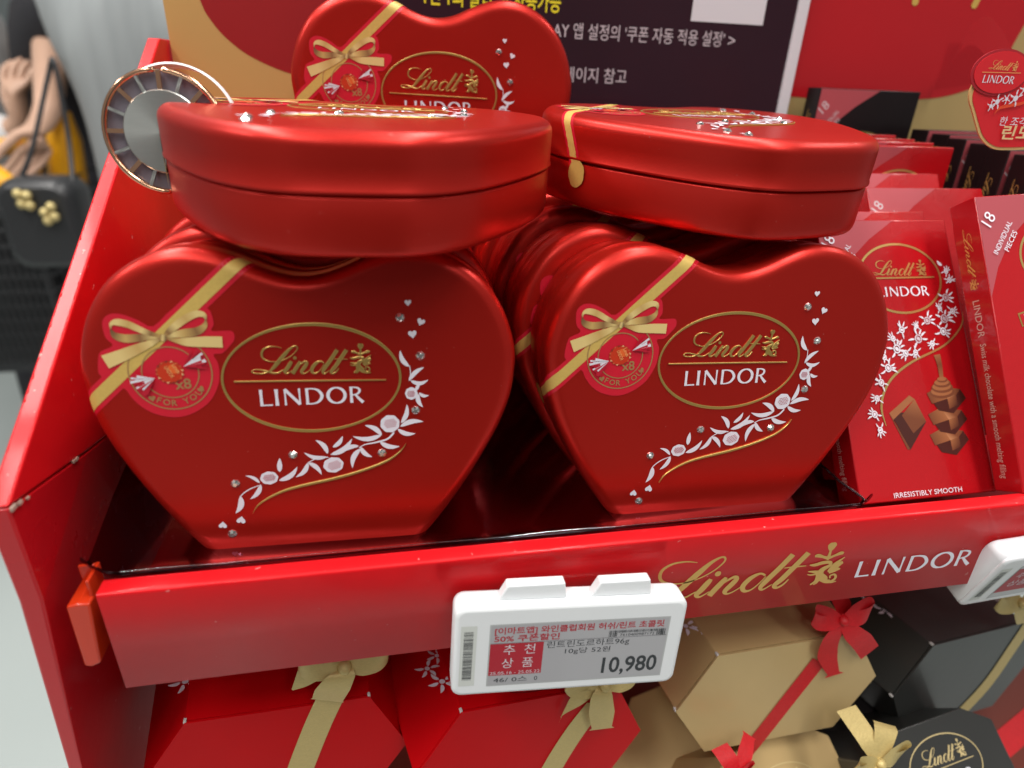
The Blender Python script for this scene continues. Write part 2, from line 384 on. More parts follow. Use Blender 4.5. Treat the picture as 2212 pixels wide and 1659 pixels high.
# outer profile from the flat face outwards (inset, n)
R1 = 0.50
PROF = [(0.85, 0.0), (R1+.12, 0.0)] + [(R1*(1-math.sin(a*PI/2/8))*1.0, -R1*0.92*(1-math.cos(a*PI/2/8))) for a in range(0, 9)] + [(0.0, -.9), (0.0, -1.56)]
def heart_loft(prof, cap_first=True, cap_last=False):
    b = MB(); rows = [[(x, y, n) for x, y in inset(i)] for i, n in prof]
    b.grid(rows, 0, True, closed_u=True)
    if cap_first: b.face(list(range(NO)), 0, False)
    if cap_last: o = (len(rows)-1)*NO; b.face([o+i for i in range(NO)], 0, False)
    return b
lid_prof = [(1.3, 0.0)] + PROF + [(-0.03, -1.60), (-0.035, -1.66), (0.0, -1.69), (0.16, -1.67)]
base_prof = [(0.2, -1.65), (0.19, -1.74), (0.13, -1.77), (0.08, -1.79), (0.05, -1.84), (0.05, -3.12), (0.07, -3.3), (0.12, -3.42), (0.2, -3.5), (0.34, -3.55), (0.7, -3.55), (0.8, -3.5), (1.2, -3.5)]
ME_LID = heart_loft(lid_prof).mesh('lid', M_TIN)
ME_BASE = heart_loft(base_prof, False, True).mesh('base', M_TIN)

# surface map for stickers: art coordinates -> lid surface, walking over the shoulder
FLAT_I = R1+.12
FLAT = inset(FLAT_I)
ARC = []; acc = 0
_pp = [p for p in PROF if p[0] <= FLAT_I+1e-6]
for i, p in enumerate(_pp):
    if i: acc += math.hypot(p[0]-_pp[i-1][0], p[1]-_pp[i-1][1])
    ARC.append((acc, p[0], p[1]))
ARC.append((acc+2.0, 0.02, ARC[-1][2]-2.0))
def inside(P, x, y):
    c = False; n = len(P)
    for i in range(n):
        x1, y1 = P[i]; x2, y2 = P[i-1]
        if (y1 > y) != (y2 > y) and x < (x2-x1)*(y-y1)/(y2-y1)+x1: c = not c
    return c
def wrap(x, y, l):
    if inside(FLAT, x, y): return (x, y, l)
    best = None
    n = len(FLAT)
    for i in range(n):
        ax, ay = FLAT[i]; bx, by = FLAT[(i+1) % n]; dx, dy = bx-ax, by-ay
        t = max(0, min(1, ((x-ax)*dx+(y-ay)*dy)/(dx*dx+dy*dy))); qx, qy = ax+dx*t, ay+dy*t
        d = (x-qx)**2+(y-qy)**2
        if best is None or d < best[0]: best = (d, qx, qy, i, t)
    s = math.sqrt(best[0]); i = best[3]; t = best[4]
    nx = ONRM[i][0]*(1-t)+ONRM[(i+1) % n][0]*t; ny = ONRM[i][1]*(1-t)+ONRM[(i+1) % n][1]*t
    for j in range(1, len(ARC)):
        if s <= ARC[j][0] or j == len(ARC)-1:
            f = (s-ARC[j-1][0])/(ARC[j][0]-ARC[j-1][0]); ins = ARC[j-1][1]*(1-f)+ARC[j][1]*f; nn = ARC[j-1][2]*(1-f)+ARC[j][2]*f
            break
    g = min(1, s/ARC[-3][0]) if ARC[-3][0] else 1
    px = best[1]+nx*(FLAT_I-ins); py = best[2]+ny*(FLAT_I-ins)
    return (px+nx*l*g, py+ny*l*g, nn+l*(1-g))
flat = lambda x, y, l: (x, y, l)

HA = [0.0031713274790105056,-0.0002714795688158324,-2.915156025101229,-0.0002869010949210811,-0.003758363610033755,9.19004730615185,-2.5145371029995645e-05,-4.752251310783724e-05]
HB = [0.003347259079838114,-0.00028654008698996303,-3.393789672302634,-0.00030281713299748204,-0.003966861449119039,5.312522818892447,-2.654032800242824e-05,-5.0158857623422525e-05]
HS = [0.002723033489812373,-0.00023310363328229604,-7.1075952263808,-0.00024634519610624217,-0.0032270870935748367,9.265578197214847,-2.1590859941655162e-05,-4.080480353074862e-05]
fa = lambda p: hom(HA, p)
fb = lambda p: hom(HB, p)
fs = lambda p: hom(HS, p)
KA = 0.0034; KS = 0.0029

def art_gold():
    a = Art(flat, 0.035, 0.0012)
    a.ring(0.02, 6.39, 2.96, 1.93, 0.095, 0, 96, True, 0.22, 2.4)
    put_script(a, fa, KA, True)
    a.stroke([(*fa((215,803)), .05), (*fa((960,791)), .06), (*fa((1706,780)), .05)], 0, 3, True)
    sw = [(1903,298,2),(1850,370,14),(1750,450,24),(1600,520,28),(1400,590,32),(1200,645,34),(1000,690,34),(850,725,32),(700,770,28),(560,835,22),(450,910,16),(398,990,3)]
    a.stroke([(*fb((x, y)), w*KA) for x, y, w in sw], 0, 6, True)
    return a.b.mesh('gold_relief', M_GOLD)
def art_white():
    a = Art(flat, 0.02, 0.0005)
    x0, y0 = fa((474,1035)); x1, y1 = fa((1490,1012))
    put_lindor(a, x0, (y0+y1)/2, 0.60, x1-x0)
    def lf(f, x0, y0, x1, y1, w, b=.12): a.leaf(*f((x0, y0)), *f((x1, y1)), w*KA, b)
    for L in ((1935,650,1845,490,50,.14),(1930,790,2082,655,48,.1),(1945,785,2122,778,44,-.2),(2003,888,2048,815,36,.12),(2030,905,2128,930,36,-.2),(2022,915,2070,1048,48,-.15),
              (1853,1205,1910,1018,50,-.12),(1845,1240,2075,1190,56,.12),(1820,1262,1997,1305,50,-.15),(1665,1325,1497,1228,54,-.12),(1665,1318,1378,1335,54,.14),(1645,1388,1842,1432,54,-.14)): lf(fa, *L)
    for L in ((1440,325,1260,402,50,-.14),(1457,350,1378,543,56,-.14),(1456,333,1572,432,50,-.14),(1160,410,1372,252,58,-.14),(1182,338,1280,226,46,-.12),(1133,402,1012,268,52,-.14),(1128,432,900,390,46,.14),
              (940,488,820,632,50,.14),(940,490,1075,608,50,.12),(655,665,835,530,56,-.14),(662,582,662,445,52,.0),(468,692,325,620,36,-.12),(478,706,372,850,50,.12),(276,820,230,990,62,.14)): lf(fb, *L)
    st = lambda f, P: a.stroke([(*f((x, y)), w*KA) for x, y, w in P], 0, 4)
    st(fa, [(1938,640,8),(1946,720,8),(1932,790,6)]); st(fa, [(1785,1295,20),(1720,1360,20),(1600,1395,18),(1500,1415,12),(1440,1448,8)])
    st(fb, [(1140,436,12),(1040,440,12),(940,490,8)]); st(fb, [(480,708,8),(380,745,12),(310,790,12),(272,830,10)])
    return a
aw = art_white()
for (f, x, y, rx, ry, rot) in ((fa,1955,912,64,68,0),(fa,1745,1210,100,98,.3),(fb,1190,510,104,88,.2),(fb,560,640,90,74,.1)):
    cx, cy = f((x, y)); aw.disc(cx, cy, rx*KA, ry*KA, n=40, rot=rot, lobes=8, la=0.03)
for (x, y, r, rt, f) in ((1921,20,33,0,fa),(2048,208,40,-.4,fa),(1965,328,44,.1,fa),(285,1055,46,2.9,fb),(105,1105,42,3.0,fb),(225,1385,30,0,fb)):
    aw.heart(*f((x, y)), r*KA, rt)
ME_WHITE = aw.b.mesh('white_print', M_WHITE)
ad = Art(flat, 0.05, 0.0001)
for (f, x, y, rx, ry, rot) in ((fa,1952,915,42,42,0),(fa,1750,1205,68,58,.15),(fb,1200,512,72,56,.3),(fb,562,635,64,44,.1)):
    cx, cy = f((x, y)); n = 5
    for i in range(-3, 4):
        for j in range(-3, 4):
            u, v = (i+.5*(j % 2))/3.4, j/3.0
            if u*u+v*v < 1.0:
                uu, vv = u*rx*KA, v*ry*KA
                ad.disc(cx+uu*math.cos(rot)-vv*math.sin(rot), cy+uu*math.sin(rot)+vv*math.cos(rot), (8 if rx < 60 else 10)*KA*0.62, n=7)
ME_DOTS = ad.b.mesh('berry_dots', mat('berry_dot_print', (0.42, 0.02, 0.05), 0.45))
ME_GOLDREL = art_gold()

def gem_mesh():
    b = MB(); r = 0.17; n = 8
    g = [(r*math.cos(i*2*PI/n), r*math.sin(i*2*PI/n), 0.012) for i in range(n)]
    m = [(r*.72*math.cos((i+.5)*2*PI/n), r*.72*math.sin((i+.5)*2*PI/n), 0.075) for i in range(n)]
    t = [(r*.42*math.cos(i*2*PI/n), r*.42*math.sin(i*2*PI/n), 0.11) for i in range(n)]
    g0 = [(x, y, 0.0) for x, y, z in g]
    b.v = g0+g+m+t
    for i in range(n):
        j = (i+1) % n
        b.face([i, j, n+j, n+i], 0); b.face([n+i, n+j, 2*n+i], i % 2); b.face([n+j, 2*n+j, 2*n+i], (i+1) % 2)
        b.face([2*n+i, 2*n+j, 3*n+j], i % 3 == 0); b.face([2*n+i, 3*n+j, 3*n+i], i % 2)
    b.face([3*n+i for i in range(n)], 0)
    b.mi = [int(x) for x in b.mi]
    return b.mesh('gem', [M_GEM, M_GEMDK])
ME_GEM = gem_mesh()
GEMS = [(3.05,8.48),(3.7,7.1),(3.48,5.07),(2.21,3.46),(-.9,3.56),(-2.96,2.56),(-3.29,.55),(-3.16,-.42)]

# sticker: red die-cut, gold strip, bow, medallion
def sticker():
    P0 = Vector(fs((168,1215))); P1 = Vector(fs((1430,0))); d = (P1-P0).normalized(); nrm = Vector((-d.y, d.x))
    parts = {}
    red = Art(wrap, 0.010, 0.003)
    L0 = P0 - d*3.2; L1 = P1 + d*4.0
    def band(art, w, lo, hi, m=0, n=70):
        rows = []
        # clip where the wrapped surface would run past the tabs
        for k in range(n+1):
            q = lo.lerp(hi, k/n); rows.append([wrap(q.x+nrm.x*s, q.y+nrm.y*s, art.l) for s in (-w/2, -w/4, 0, w/4, w/2)])
        art.b.grid(rows, m, True); art.l += art.step
    def edge_param(sign):
        q = P0.copy() if sign < 0 else P1.copy()
        while inside(OUT, q.x, q.y): q += d*sign*0.02
        return q
    E0 = edge_param(-1) - d*2.2; E1 = edge_param(1) + d*.35
    band(red, 0.70, E0, E1)
    die = [(345,850),(315,790),(316,650),(345,575),(475,510),(400,430),(365,320),(362,240),(400,185),(480,155),(600,170),(760,230),(925,295),(1150,90),(1400,60),(1535,105),(1580,200),(1590,280),(1570,345),(1760,340),(1812,365),(1822,430),(1790,485),(1690,590),(1590,605),(1640,700),(1656,820),(1640,950),(1560,1110),(1430,1220),(1280,1285),(1130,1300),(950,1265),(800,1190),(680,1080),(610,990),(450,950)]
    red.l = 0.014
    red.poly([fs(p) for p in cr(die, 3, True)], 0)
    parts['ribbon_sticker'] = red.b.mesh('ribbon_sticker', M_STRED)
    g = Art(wrap, 0.020, 0.002); band(g, 0.40, E0, E1)
    for E in (E0,):
        rows = []
        for k in range(7):
            r = 0.56*k/6
            rows.append([wrap(E.x+r*math.cos(a*PI/10), E.y+r*math.sin(a*PI/10), 0.024) for a in range(20)])
        g.b.grid(rows[1:], 0, True, closed_u=True); g.b.poly(rows[1], 0, True)
    parts['gold_band'] = g.b.mesh('gold_band', M_STGOLD)
    # medallion rings and bow
    m = Art(flat, 0.026, 0.0015)
    c = fs((1115,805)); m.ring(c[0], c[1], 1.29, 1.29, 0.045, 0, 60); m.ring(c[0], c[1], .88, .88, 0.04, 0, 60)
    m.text('x8', *fs((1175,990)), 0.50, 0, rot=.05, bold=True)
    word = 'FOR YOU'
    angs = [-117, -104, -91, -80, -70, -56, -42]
    for ch, an in zip(word, angs):
        if ch == ' ': continue
        a = rad(an); R_ = (1.17, 1.17)
        m.text(ch, c[0]+R_[0]*math.cos(a), c[1]+R_[1]*math.sin(a), 0.30, 0, rot=a+PI/2-.0, align='c', bold=True)
    m.heart(*fs((915,1090)), .11, .1); m.heart(*fs((1455,985)), .11, .8)
    parts['medallion_print'] = m.b.mesh('medallion_print', mat('old_gold_print', (0.52, 0.30, 0.12), 0.4, 0.5))
    b = Art(flat, 0.034, 0.002)
    hi, mid, dk, vd = (0.72,0.55,0.22), (0.55,0.36,0.12), (0.25,0.13,0.05), (0.12,0.06,0.03)
    S_ = lambda P, cols, n=6: b.stroke([(*fs((x, y)), w*KS) for x, y, w in P], 0, n, False, cols)
    # back halves of the loops (dark), then fronts
    S_([(455,325,10),(500,395,75),(620,430,95),(780,420,85),(940,410,40),(1030,415,20)], [vd, dk, mid, dk, hi, dk])
    S_([(1505,215,10),(1490,290,60),(1400,350,95),(1260,370,95),(1150,390,60),(1060,420,20)], [dk, mid, dk, mid, hi, dk])
    S_([(455,330,8),(462,270,40),(530,250,75),(650,275,80),(800,340,70),(900,375,55),(1020,410,30)], [dk, hi, hi, mid, hi, dk, mid])
    S_([(1510,225,10),(1480,165,60),(1400,155,75),(1280,210,85),(1170,290,80),(1090,360,60),(1045,410,30)], [dk, hi, hi, mid, hi, dk, mid])
    S_([(395,690,160),(560,625,140),(760,540,110),(900,480,70),(1010,425,30)], [hi, hi, mid, hi, dk], 3)
    S_([(1690,465,130),(1500,462,125),(1300,465,100),(1180,450,55),(1070,425,25)], [hi, hi, hi, mid, dk], 3)
    S_([(1000,415,40),(1030,420,80),(1068,425,60)], [dk, hi, vd])
    parts['printed_bow'] = b.b.mesh('printed_bow', M_PRINT)
    t = Art(flat, 0.030, 0.0012)
    tc_ = fs((1108,800)); t.disc(tc_[0], tc_[1], 150*KS, 135*KS, n=26, col=(0.40, 0.03, 0.01)); t.disc(tc_[0]+.01, tc_[1], 138*KS, 122*KS, n=26, col=(0.55, 0.035, 0.008))
    t.disc(tc_[0]+.12, tc_[1]+.10, 45*KS, 60*KS, n=16, col=(0.75, 0.13, 0.025), rot=.7)
    rnd = random.Random(3)
    for k in range(16):
        a = k*2*PI/16; t.poly([(tc_[0]+.40*math.cos(a), tc_[1]+.37*math.sin(a)), (tc_[0]+.45*math.cos(a+.18), tc_[1]+.41*math.sin(a+.18)), (tc_[0]+.36*math.cos(a+.3), tc_[1]+.33*math.sin(a+.3))], 0, rnd.choice([(0.75,0.4,0.2), (0.25,0.03,0.02), (0.6,0.1,0.04)]))
    for (bx, by, ang) in ((1262,735,25),(955,860,205)):
        b0 = Vector(fs((bx, by))); an = rad(ang)
        for k in range(34):
            a = an + rnd.uniform(-.62, .62); l = rnd.uniform(.35, .78); w = rnd.uniform(.03, .07)
            e = b0+Vector((math.cos(a), math.sin(a)))*l; q = Vector((-math.sin(a), math.cos(a)))*w
            c_ = (0.72,0.72,0.78) if rnd.random() < (.75 if l < .55 else .35) else (0.5,0.01,0.03)
            t.poly([tuple(b0), tuple(e-q), tuple(e+q)], 0, c_)
    parts['printed_truffle'] = t.b.mesh('printed_truffle', M_PRINT)
    u = Art(flat, 0.058, 0.001)
    u.text('LINDOR', *fs((1045,745)), 0.19, 0, rot=-1.15, width=.42); u.text('Lindt', *fs((1130,720)), 0.19, 0, rot=-1.15, width=.34)
    parts['truffle_lettering'] = u.b.mesh('truffle_lettering', mat('orange_gold_print', (0.8, 0.42, 0.15), 0.4))
    return parts
STICK = sticker()

TINGROUP = 'red heart-shaped chocolate tins'
def make_tin(label, M, art=True):
    t = thing('heart_tin', label, 'chocolate tin', M, TINGROUP)
    lid = link('lid', ME_LID, t); link('base', ME_BASE, t)
    st = link('ribbon_sticker', STICK['ribbon_sticker'], t); link('gold_band', STICK['gold_band'], st)
    if art:
        link('gold_relief', ME_GOLDREL, lid); link('white_print', ME_WHITE, lid); link('berry_dots', ME_DOTS, lid)['kind'] = 'stuff'
        for k in ('medallion_print', 'printed_bow', 'printed_truffle', 'truffle_lettering'): link(k, STICK[k], st)
        for i, (gx, gy) in enumerate(GEMS):
            link('gem', ME_GEM, t, Matrix.Translation((gx, gy, 0.0)) @ Matrix.Rotation(i*1.3, 4, 'Z'))
    return t
def stand(x, y, z, lean, yaw): return Matrix.Translation((x, y, z)) @ Matrix.Rotation(yaw, 4, 'Z') @ Matrix.Rotation(rad(90-lean), 4, 'X')
def lie(x, y, z, yaw, p, r): return Matrix.Translation((x, y, z)) @ Matrix.Rotation(rad(p), 4, 'X') @ Matrix.Rotation(rad(r), 4, 'Y') @ Matrix.Rotation(rad(yaw), 4, 'Z') @ Matrix.Translation((0, -5.4, 0))

ordn = ['front', 'second', 'third', 'fourth', 'fifth']
jl = [(0,0,0),(.10,-.02,.01),(-.12,.0,-.01),(.06,.02,0)]
for i in range(4):
    make_tin(['red heart tin with gold bow sticker, at the front of the left standing row', 'second red heart tin from the front of the left standing row, behind the front one',
              'third red heart tin from the front of the left standing row', 'rearmost red heart tin of the left standing row'][i],
             stand(6.9636+jl[i][0], 2.3357+i*3.68, -0.508+jl[i][1], 7.81, -0.0255+jl[i][2]), art=(i == 0))
jr = [(0,0,0),(-.50,.0,.012),(-.80,.0,.0),(-1.0,0,.01)]
for i in range(4):
    make_tin(['red heart tin with gold bow sticker, front of the right standing row', 'second red heart tin from the front of the right standing row',
              'third red heart tin from the front of the right standing row', 'rearmost red heart tin of the right standing row'][i],
             stand(22.684+jr[i][0], 2.308+i*3.68, -0.550+jr[i][1], 8.4, -0.0113+jr[i][2]), art=(i == 0))
make_tin('red heart tin lying flat on the left standing row, next to the round steel dial', lie(9.28, 8.45, 14.12, -1.0, 0.7, 0.7))
make_tin('red heart tin lying flat on the right standing row, gold tab down its side', lie(24.28, 10.9, 14.18, 12.3, 2.4, 0.7))
make_tin('upright red heart tin at the very back, in front of the plum poster', stand(12.79, 18.78, 8.05, 0, 0))

# ------------------------------------------------------------------ display stand
D = thing('display_stand', 'glossy red cardboard display stand with slanted side wall and printed front ledge', 'display stand', Matrix.Identity(4))
XR = 62.0
def extrude_x(prof, xs, name, m, jit=0.0, smooth=True, bump_rows=()):
    b = MB(); rnd = random.Random(9); rows = []
    for x in xs:
        rows.append([(x, p[0]+(rnd.uniform(-jit, jit) if i in bump_rows else 0), p[1]+(rnd.uniform(-jit, jit) if i in bump_rows else 0)) for i, p in enumerate(prof)])
    b.grid(rows, 0, smooth, closed_u=True); b.poly(rows[0], 1); b.poly(rows[-1], 1)
    return b.build(name, [m, M_RAW], D)
rimp = [(0.0,-4.33),(0.0,-0.60),(0.0,-0.14),(0.012,-0.07),(0.04,-0.03),(0.09,-0.006),(0.16,0.0),(0.60,0.0),(0.72,-0.03),(0.80,-0.12),(0.83,-0.25),(0.83,-2.4),(0.70,-2.4),(0.70,-0.5),(0.2,-0.42),(0.13,-0.6),(0.13,-4.33)]
ex = extrude_x(rimp, [i*0.5 for i in range(0, int(XR*2)+1)], 'front_ledge', M_CARD, 0.008, True, (3, 4, 5, 6, 7))
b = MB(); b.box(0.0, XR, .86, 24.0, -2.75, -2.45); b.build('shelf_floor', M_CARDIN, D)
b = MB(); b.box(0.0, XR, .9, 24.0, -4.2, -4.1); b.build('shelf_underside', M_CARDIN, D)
# lettering on the ledge
a = Art(lambda x, y, l: (x, -l, y), 0.006, 0.0006)
def ft(p):   # artwork px -> ledge coordinates
    return (19.55+(p[0]-480)/(1335-480)*6.55, -3.2+(722-p[1])/(722-455)*1.98)
for s_ in SCRIPT: a.stroke([(*ft((x, y)), w*0.0074) for x, y, w in s_], 0, 5)
a.disc(*ft(DOT[:2]), DOT[2]*0.0075, n=14)
def fe(p): return (26.2+(p[0]-1350)/(1558-1350)*1.55, -3.25+(714-p[1])/(714-415)*2.28)
for s_ in EMBLEM: a.stroke([(*fe((x, y)), w*0.0070) for x, y, w in s_], 0, 4)
a.b.build('gold_ledge_lettering', M_GOLDTXT, D)
a = Art(lambda x, y, l: (x, -l, y), 0.006, 0.0006); put_lindor(a, 28.6, -3.13, 0.87, 5.72); a.build('white_ledge_lettering', M_WHITE, D)

def side(prof_yz, x0f, x1f, name, m, bev=0.09):
    b = MB(); n = len(prof_yz)
    A = [(x0f(z), y, z) for y, z in prof_yz]; B = [(x1f(z), y, z) for y, z in prof_yz]
    b.v = A+B; b.face(list(range(n))); b.face([n+i for i in range(n)])
    for i in range(n): j = (i+1) % n; b.face([i, j, n+j, n+i])
    return b.build(name, m, D, bevel=bev, seg=3)
xin = lambda z: -1.5 - .10*max(0, -z)
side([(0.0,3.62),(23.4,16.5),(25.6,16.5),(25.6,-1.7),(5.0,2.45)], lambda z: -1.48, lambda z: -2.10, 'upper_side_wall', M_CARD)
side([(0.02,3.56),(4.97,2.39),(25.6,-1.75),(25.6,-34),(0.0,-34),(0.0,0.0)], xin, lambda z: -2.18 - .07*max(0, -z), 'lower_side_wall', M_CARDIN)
# little torn flecks along the seam and the fold beads along the slanted edge
b = MB(); rnd = random.Random(5)
for k in range(60):
    t = rnd.random()**1.1; y = .1+23*t; z = 3.66+(16.5-3.62)/23.4*(y-0.0)
    if k % 2: x = -2.02+rnd.uniform(-.02, .02)
    else: x = -1.56+rnd.uniform(-.02, .02)
    r = rnd.uniform(.012, .026); M_ = Matrix.Translation((x, y, z-.02))
    ln = rnd.uniform(1, 4)
    rows = [[(x+r*math.cos(a*PI/3)*math.sin(v*PI/4), y+r*ln*math.sin(a*PI/3)*math.sin(v*PI/4), z-.03+r*ln*.55*math.sin(a*PI/3)*math.sin(v*PI/4)+r*math.cos(v*PI/4)) for a in range(6)] for v in range(5)]
    b.grid(rows, 0, True, closed_u=True)
o = b.build('fold_bead', M_CARD, D); o['kind'] = 'stuff'
b = MB()
for (y, z, r) in ((.15,3.5,.13),(.5,3.42,.1),(.9,3.3,.06),(3.9,2.70,.08),(4.1,2.66,.09)):
    b.box(-1.49, -1.42, y-r, y+r, z-r*.5, z+r*.5)
b.build('torn_paper_fleck', M_RAW, D)
b = MB(); b.box(-1.3, XR, 25.1, 25.5, -4, 12); b.build('back_wall', M_CARDIN, D)
b = MB(); b.box(2, 26, 18.9, 24.1, -2.4, 6.15); b.build('rear_riser', M_CARDIN, D)
b = MB(); b.box(27, XR, 20.8, 24.1, -2.4, 2.2); b.build('low_rear_riser', M_CARDIN, D)
# lower shelf
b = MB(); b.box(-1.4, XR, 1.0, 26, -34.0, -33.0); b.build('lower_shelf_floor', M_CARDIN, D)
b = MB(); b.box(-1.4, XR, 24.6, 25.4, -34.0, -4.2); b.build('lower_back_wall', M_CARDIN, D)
# plastic clip
cl = thing('shelf_clip', 'orange-red plastic clip slotted between side wall and front ledge', 'clip', Matrix.Translation((-0.95, 0.05, 0.0)))
b = MB()
pf = [(0.0,-.42),(0.34,-.36),(0.70,-.40),(0.62,-3.05),(0.32,-3.2),(0.1,-3.1)]
n = len(pf); Fp = [(x-.03*max(0,-z)*2.2, 0.0, z) for x, z in pf]; Bp = [(x-.03*max(0,-z)*2.2, 1.3, z) for x, z in pf]
b.v = Fp+Bp; b.face(list(range(n))); b.face([n+i for i in range(n)])
for i in range(n): j = (i+1) % n; b.face([i, j, n+j, n+i])
b.build('clip_body', M_CLIP, cl, bevel=.07, seg=2)
b = MB(); b.box(.54, .66, .35, 1.3, -.5, .25); b.box(.0, .64, 1.2, 1.32, -.5, .2); b.build('clip_catch', M_CLIP, cl, bevel=.04)

# clear tray under the standing tins
T = thing('plastic_tray', 'clear thermoformed plastic tray under the standing heart tins', 'plastic tray', Matrix.Identity(4))
b = MB()
rows = []
xs = [-.6, -.35, 0.1, .5] + [.5+i*(28.6-.5)/36 for i in range(1, 37)] + [28.9, 29.0]
for yy in [0.86, 0.9, .98, 1.15, 1.4, 2.2, 4, 7, 11, 16, 20.2]:
    r = []
    for x in xs:
        z = -0.56 + 0.0*x
        if yy < 1.3: z = -0.56 + {0.86: .52, .9: .60, .98: .52, 1.15: .1}.get(yy, 0)
        e = 0
        if x < .5: e = {-.6: 2.2, -.35: 1.2, .1: .35}.get(x, .0) * min(1.0, .25+yy*.12)
        if x > 28.65: e = .25 if x < 28.95 else .5
        z += max(e, 0)
        r.append((x, yy, z))
    rows.append(r)
b.grid(rows, 0, True); b.build('tray_sheet', M_CLEAR, T)
b = MB(); P_ = [(x, 1.0+.02*math.sin(x*1.3), 0.0+.012*math.sin(x*.9)) for x in [0.4+i*.3 for i in range(95)]]
b.tube(P_, .018, 6)
P_ = [(28.9+.05*math.sin(i), 1.0+i*.35, .08-.02*i) for i in range(12)]; b.tube(P_, .05, 6)
b.build('rolled_lip', clear('clear_lip', (0.9, 0.88, 0.92), 0.55), T)

# ------------------------------------------------------------------ chocolate bars
BW, BH, BT = 7.2, 13.3, 1.4
HBAR = [0.005271646057963088,-0.0008384766029449594,1.25687684423906,-0.0004540160058797909,-0.004543819736049389,13.677175318474294,-3.3835903406761587e-05,2.9725486979262878e-05]
HBAR2 = [0.011239437053399373,-0.0017876778706173964,-1.7677490468322028,-0.0009679868988194989,-0.009687671619792657,15.54769909283167,-7.213999238638988e-05,6.337636026993812e-05]
g1 = lambda p: hom(HBAR, p)
g2 = lambda p: hom(HBAR2, p)
fr = lambda x, y, l: (x, -l, y)
def bar_art():
    parts = {}
    c = g1((640,672)); e = g1((1045,655)); rx = e[0]-c[0]; tp = g1((600,325)); ry = tp[1]-c[1]
    ga = Art(fr, 0.012, 0.0008)
    ga.ring(c[0], c[1], rx, ry, .11, 0, 60)
    k = rx/2.96
    def fm(p): x, y = fa(p); return (c[0]+(x-.02)*k, c[1]+(y-6.39)*k*.98)
    put_script(ga, fm, KA*k, False)
    ga.stroke([(c[0]-rx*.84, c[1]+.02, .07), (c[0], c[1]+.02, .08), (c[0]+rx*.84, c[1]+.02, .07)], 0, 2)
    sw = [(887,650,2),(878,720,8),(800,808,9),(650,885,10),(560,955,11),(515,1030,11),(503,1110,10),(525,1190,3)]
    ga.stroke([(*g2((x, y)), w*.0105) for x, y, w in sw], 0, 6)
    parts['gold_print'] = ga.b.mesh('gold_print', mat('bright_gold_foil', (0.85, 0.62, 0.22), 0.28, 0.8))
    wa = Art(fr, 0.012, 0.0003)
    put_lindor(wa, c[0]-rx*.60, c[1]-ry*.52, .62*k*1.0, rx*1.24)
    rnd = random.Random(7)
    def sprig(x, y, s_, rot, berry=True):
        s_ *= .84
        if berry: wa.ring(x, y, .24*s_, .28*s_, .06, 0, 14); wa.disc(x, y, .13*s_, .17*s_, n=10, rot=rot)
        for j, da in enumerate((-.9, -.35, .2, .75, 2.3, 3.3)):
            a_ = rot+da+rnd.uniform(-.1, .1); r0 = .30*s_; r1 = rnd.uniform(.7, .95)*s_
            wa.leaf(x+r0*math.cos(a_), y+r0*math.sin(a_), x+r1*math.cos(a_), y+r1*math.sin(a_), .15*s_, rnd.uniform(-.12, .12))
    wa.leaf(*g1((1065,540)), *g1((1010,490)), .16)
    for (x, y, s_, r) in ((1105,600,.45,1.2),(1140,690,.5,.6),(1100,870,.72,.3),(1170,1010,.5,0),(1085,1085,.8,.5),(1040,980,.45,1.9),(910,1105,.7,.4),(1075,1215,.7,.1),(800,1160,.4,2),(820,1290,.8,.9),(650,1200,.6,1.4),(690,1440,.6,3.6),(600,1395,.8,.6),(790,1430,.5,4.5),(960,1340,.5,3.9),(560,1290,.5,2.5),(510,1590,.7,.4),(470,1480,.5,2.2)):
        sprig(*g1((x, y)), s_, r)
    for (x, y, s_, r) in ((500,985,.6,2.6),(480,1060,.5,3.4),(468,1135,.6,2.9),(495,1210,.5,5.0)): sprig(*g2((x, y)), s_, r)
    x0, y0 = g2((578,1530)); wa.text('IRRESISTIBLY SMOOTH', 1.7, y0, .32, 0, width=3.6)
    wa.text('18', .5, BH-1.5, .8, 0, rot=.95)
    wa.text('INDIVIDUAL', .62, BH-2.75, .36, 0, rot=.95, width=1.75); wa.text('PIECES', 1.2, BH-2.65, .36, 0, rot=.95, width=1.05)
    parts['white_print'] = wa.b.mesh('white_print', M_WHITE)
    br = Art(fr, 0.035, 0.0002); 
    for (x, y) in ((1085,1085),(910,1105),(820,1290),(600,1395),(1100,870)):
        cx_, cy_ = g1((x, y))
        for q in range(-3, 4): br.stroke([(cx_-.16, cy_+q*.06-.03, .016), (cx_+.16, cy_+q*.06+.03, .016)], 0, 1)
    parts['berry_lines'] = br.b.mesh('berry_lines', M_INKRED)
    ch = Art(fr, 0.014, 0.0008)
    lt, md, dk, hl = (0.33,0.12,0.045), (0.17,0.05,0.02), (0.06,0.012,0.008), (0.5,0.22,0.10)
    P = lambda L, col: ch.poly([g2(p) for p in L], 0, col)
    P([(540,1130),(575,1180),(640,1305),(715,1170),(690,1120)], dk); P([(540,1130),(635,1045),(660,1062),(560,1160)], lt); P([(600,1140),(660,1062),(715,1168),(655,1225)], [md, lt, md, md]); P([(540,1130),(560,1160),(640,1300),(628,1302)], md)
    P([(563,1158),(600,1140),(655,1225),(640,1300)], dk)
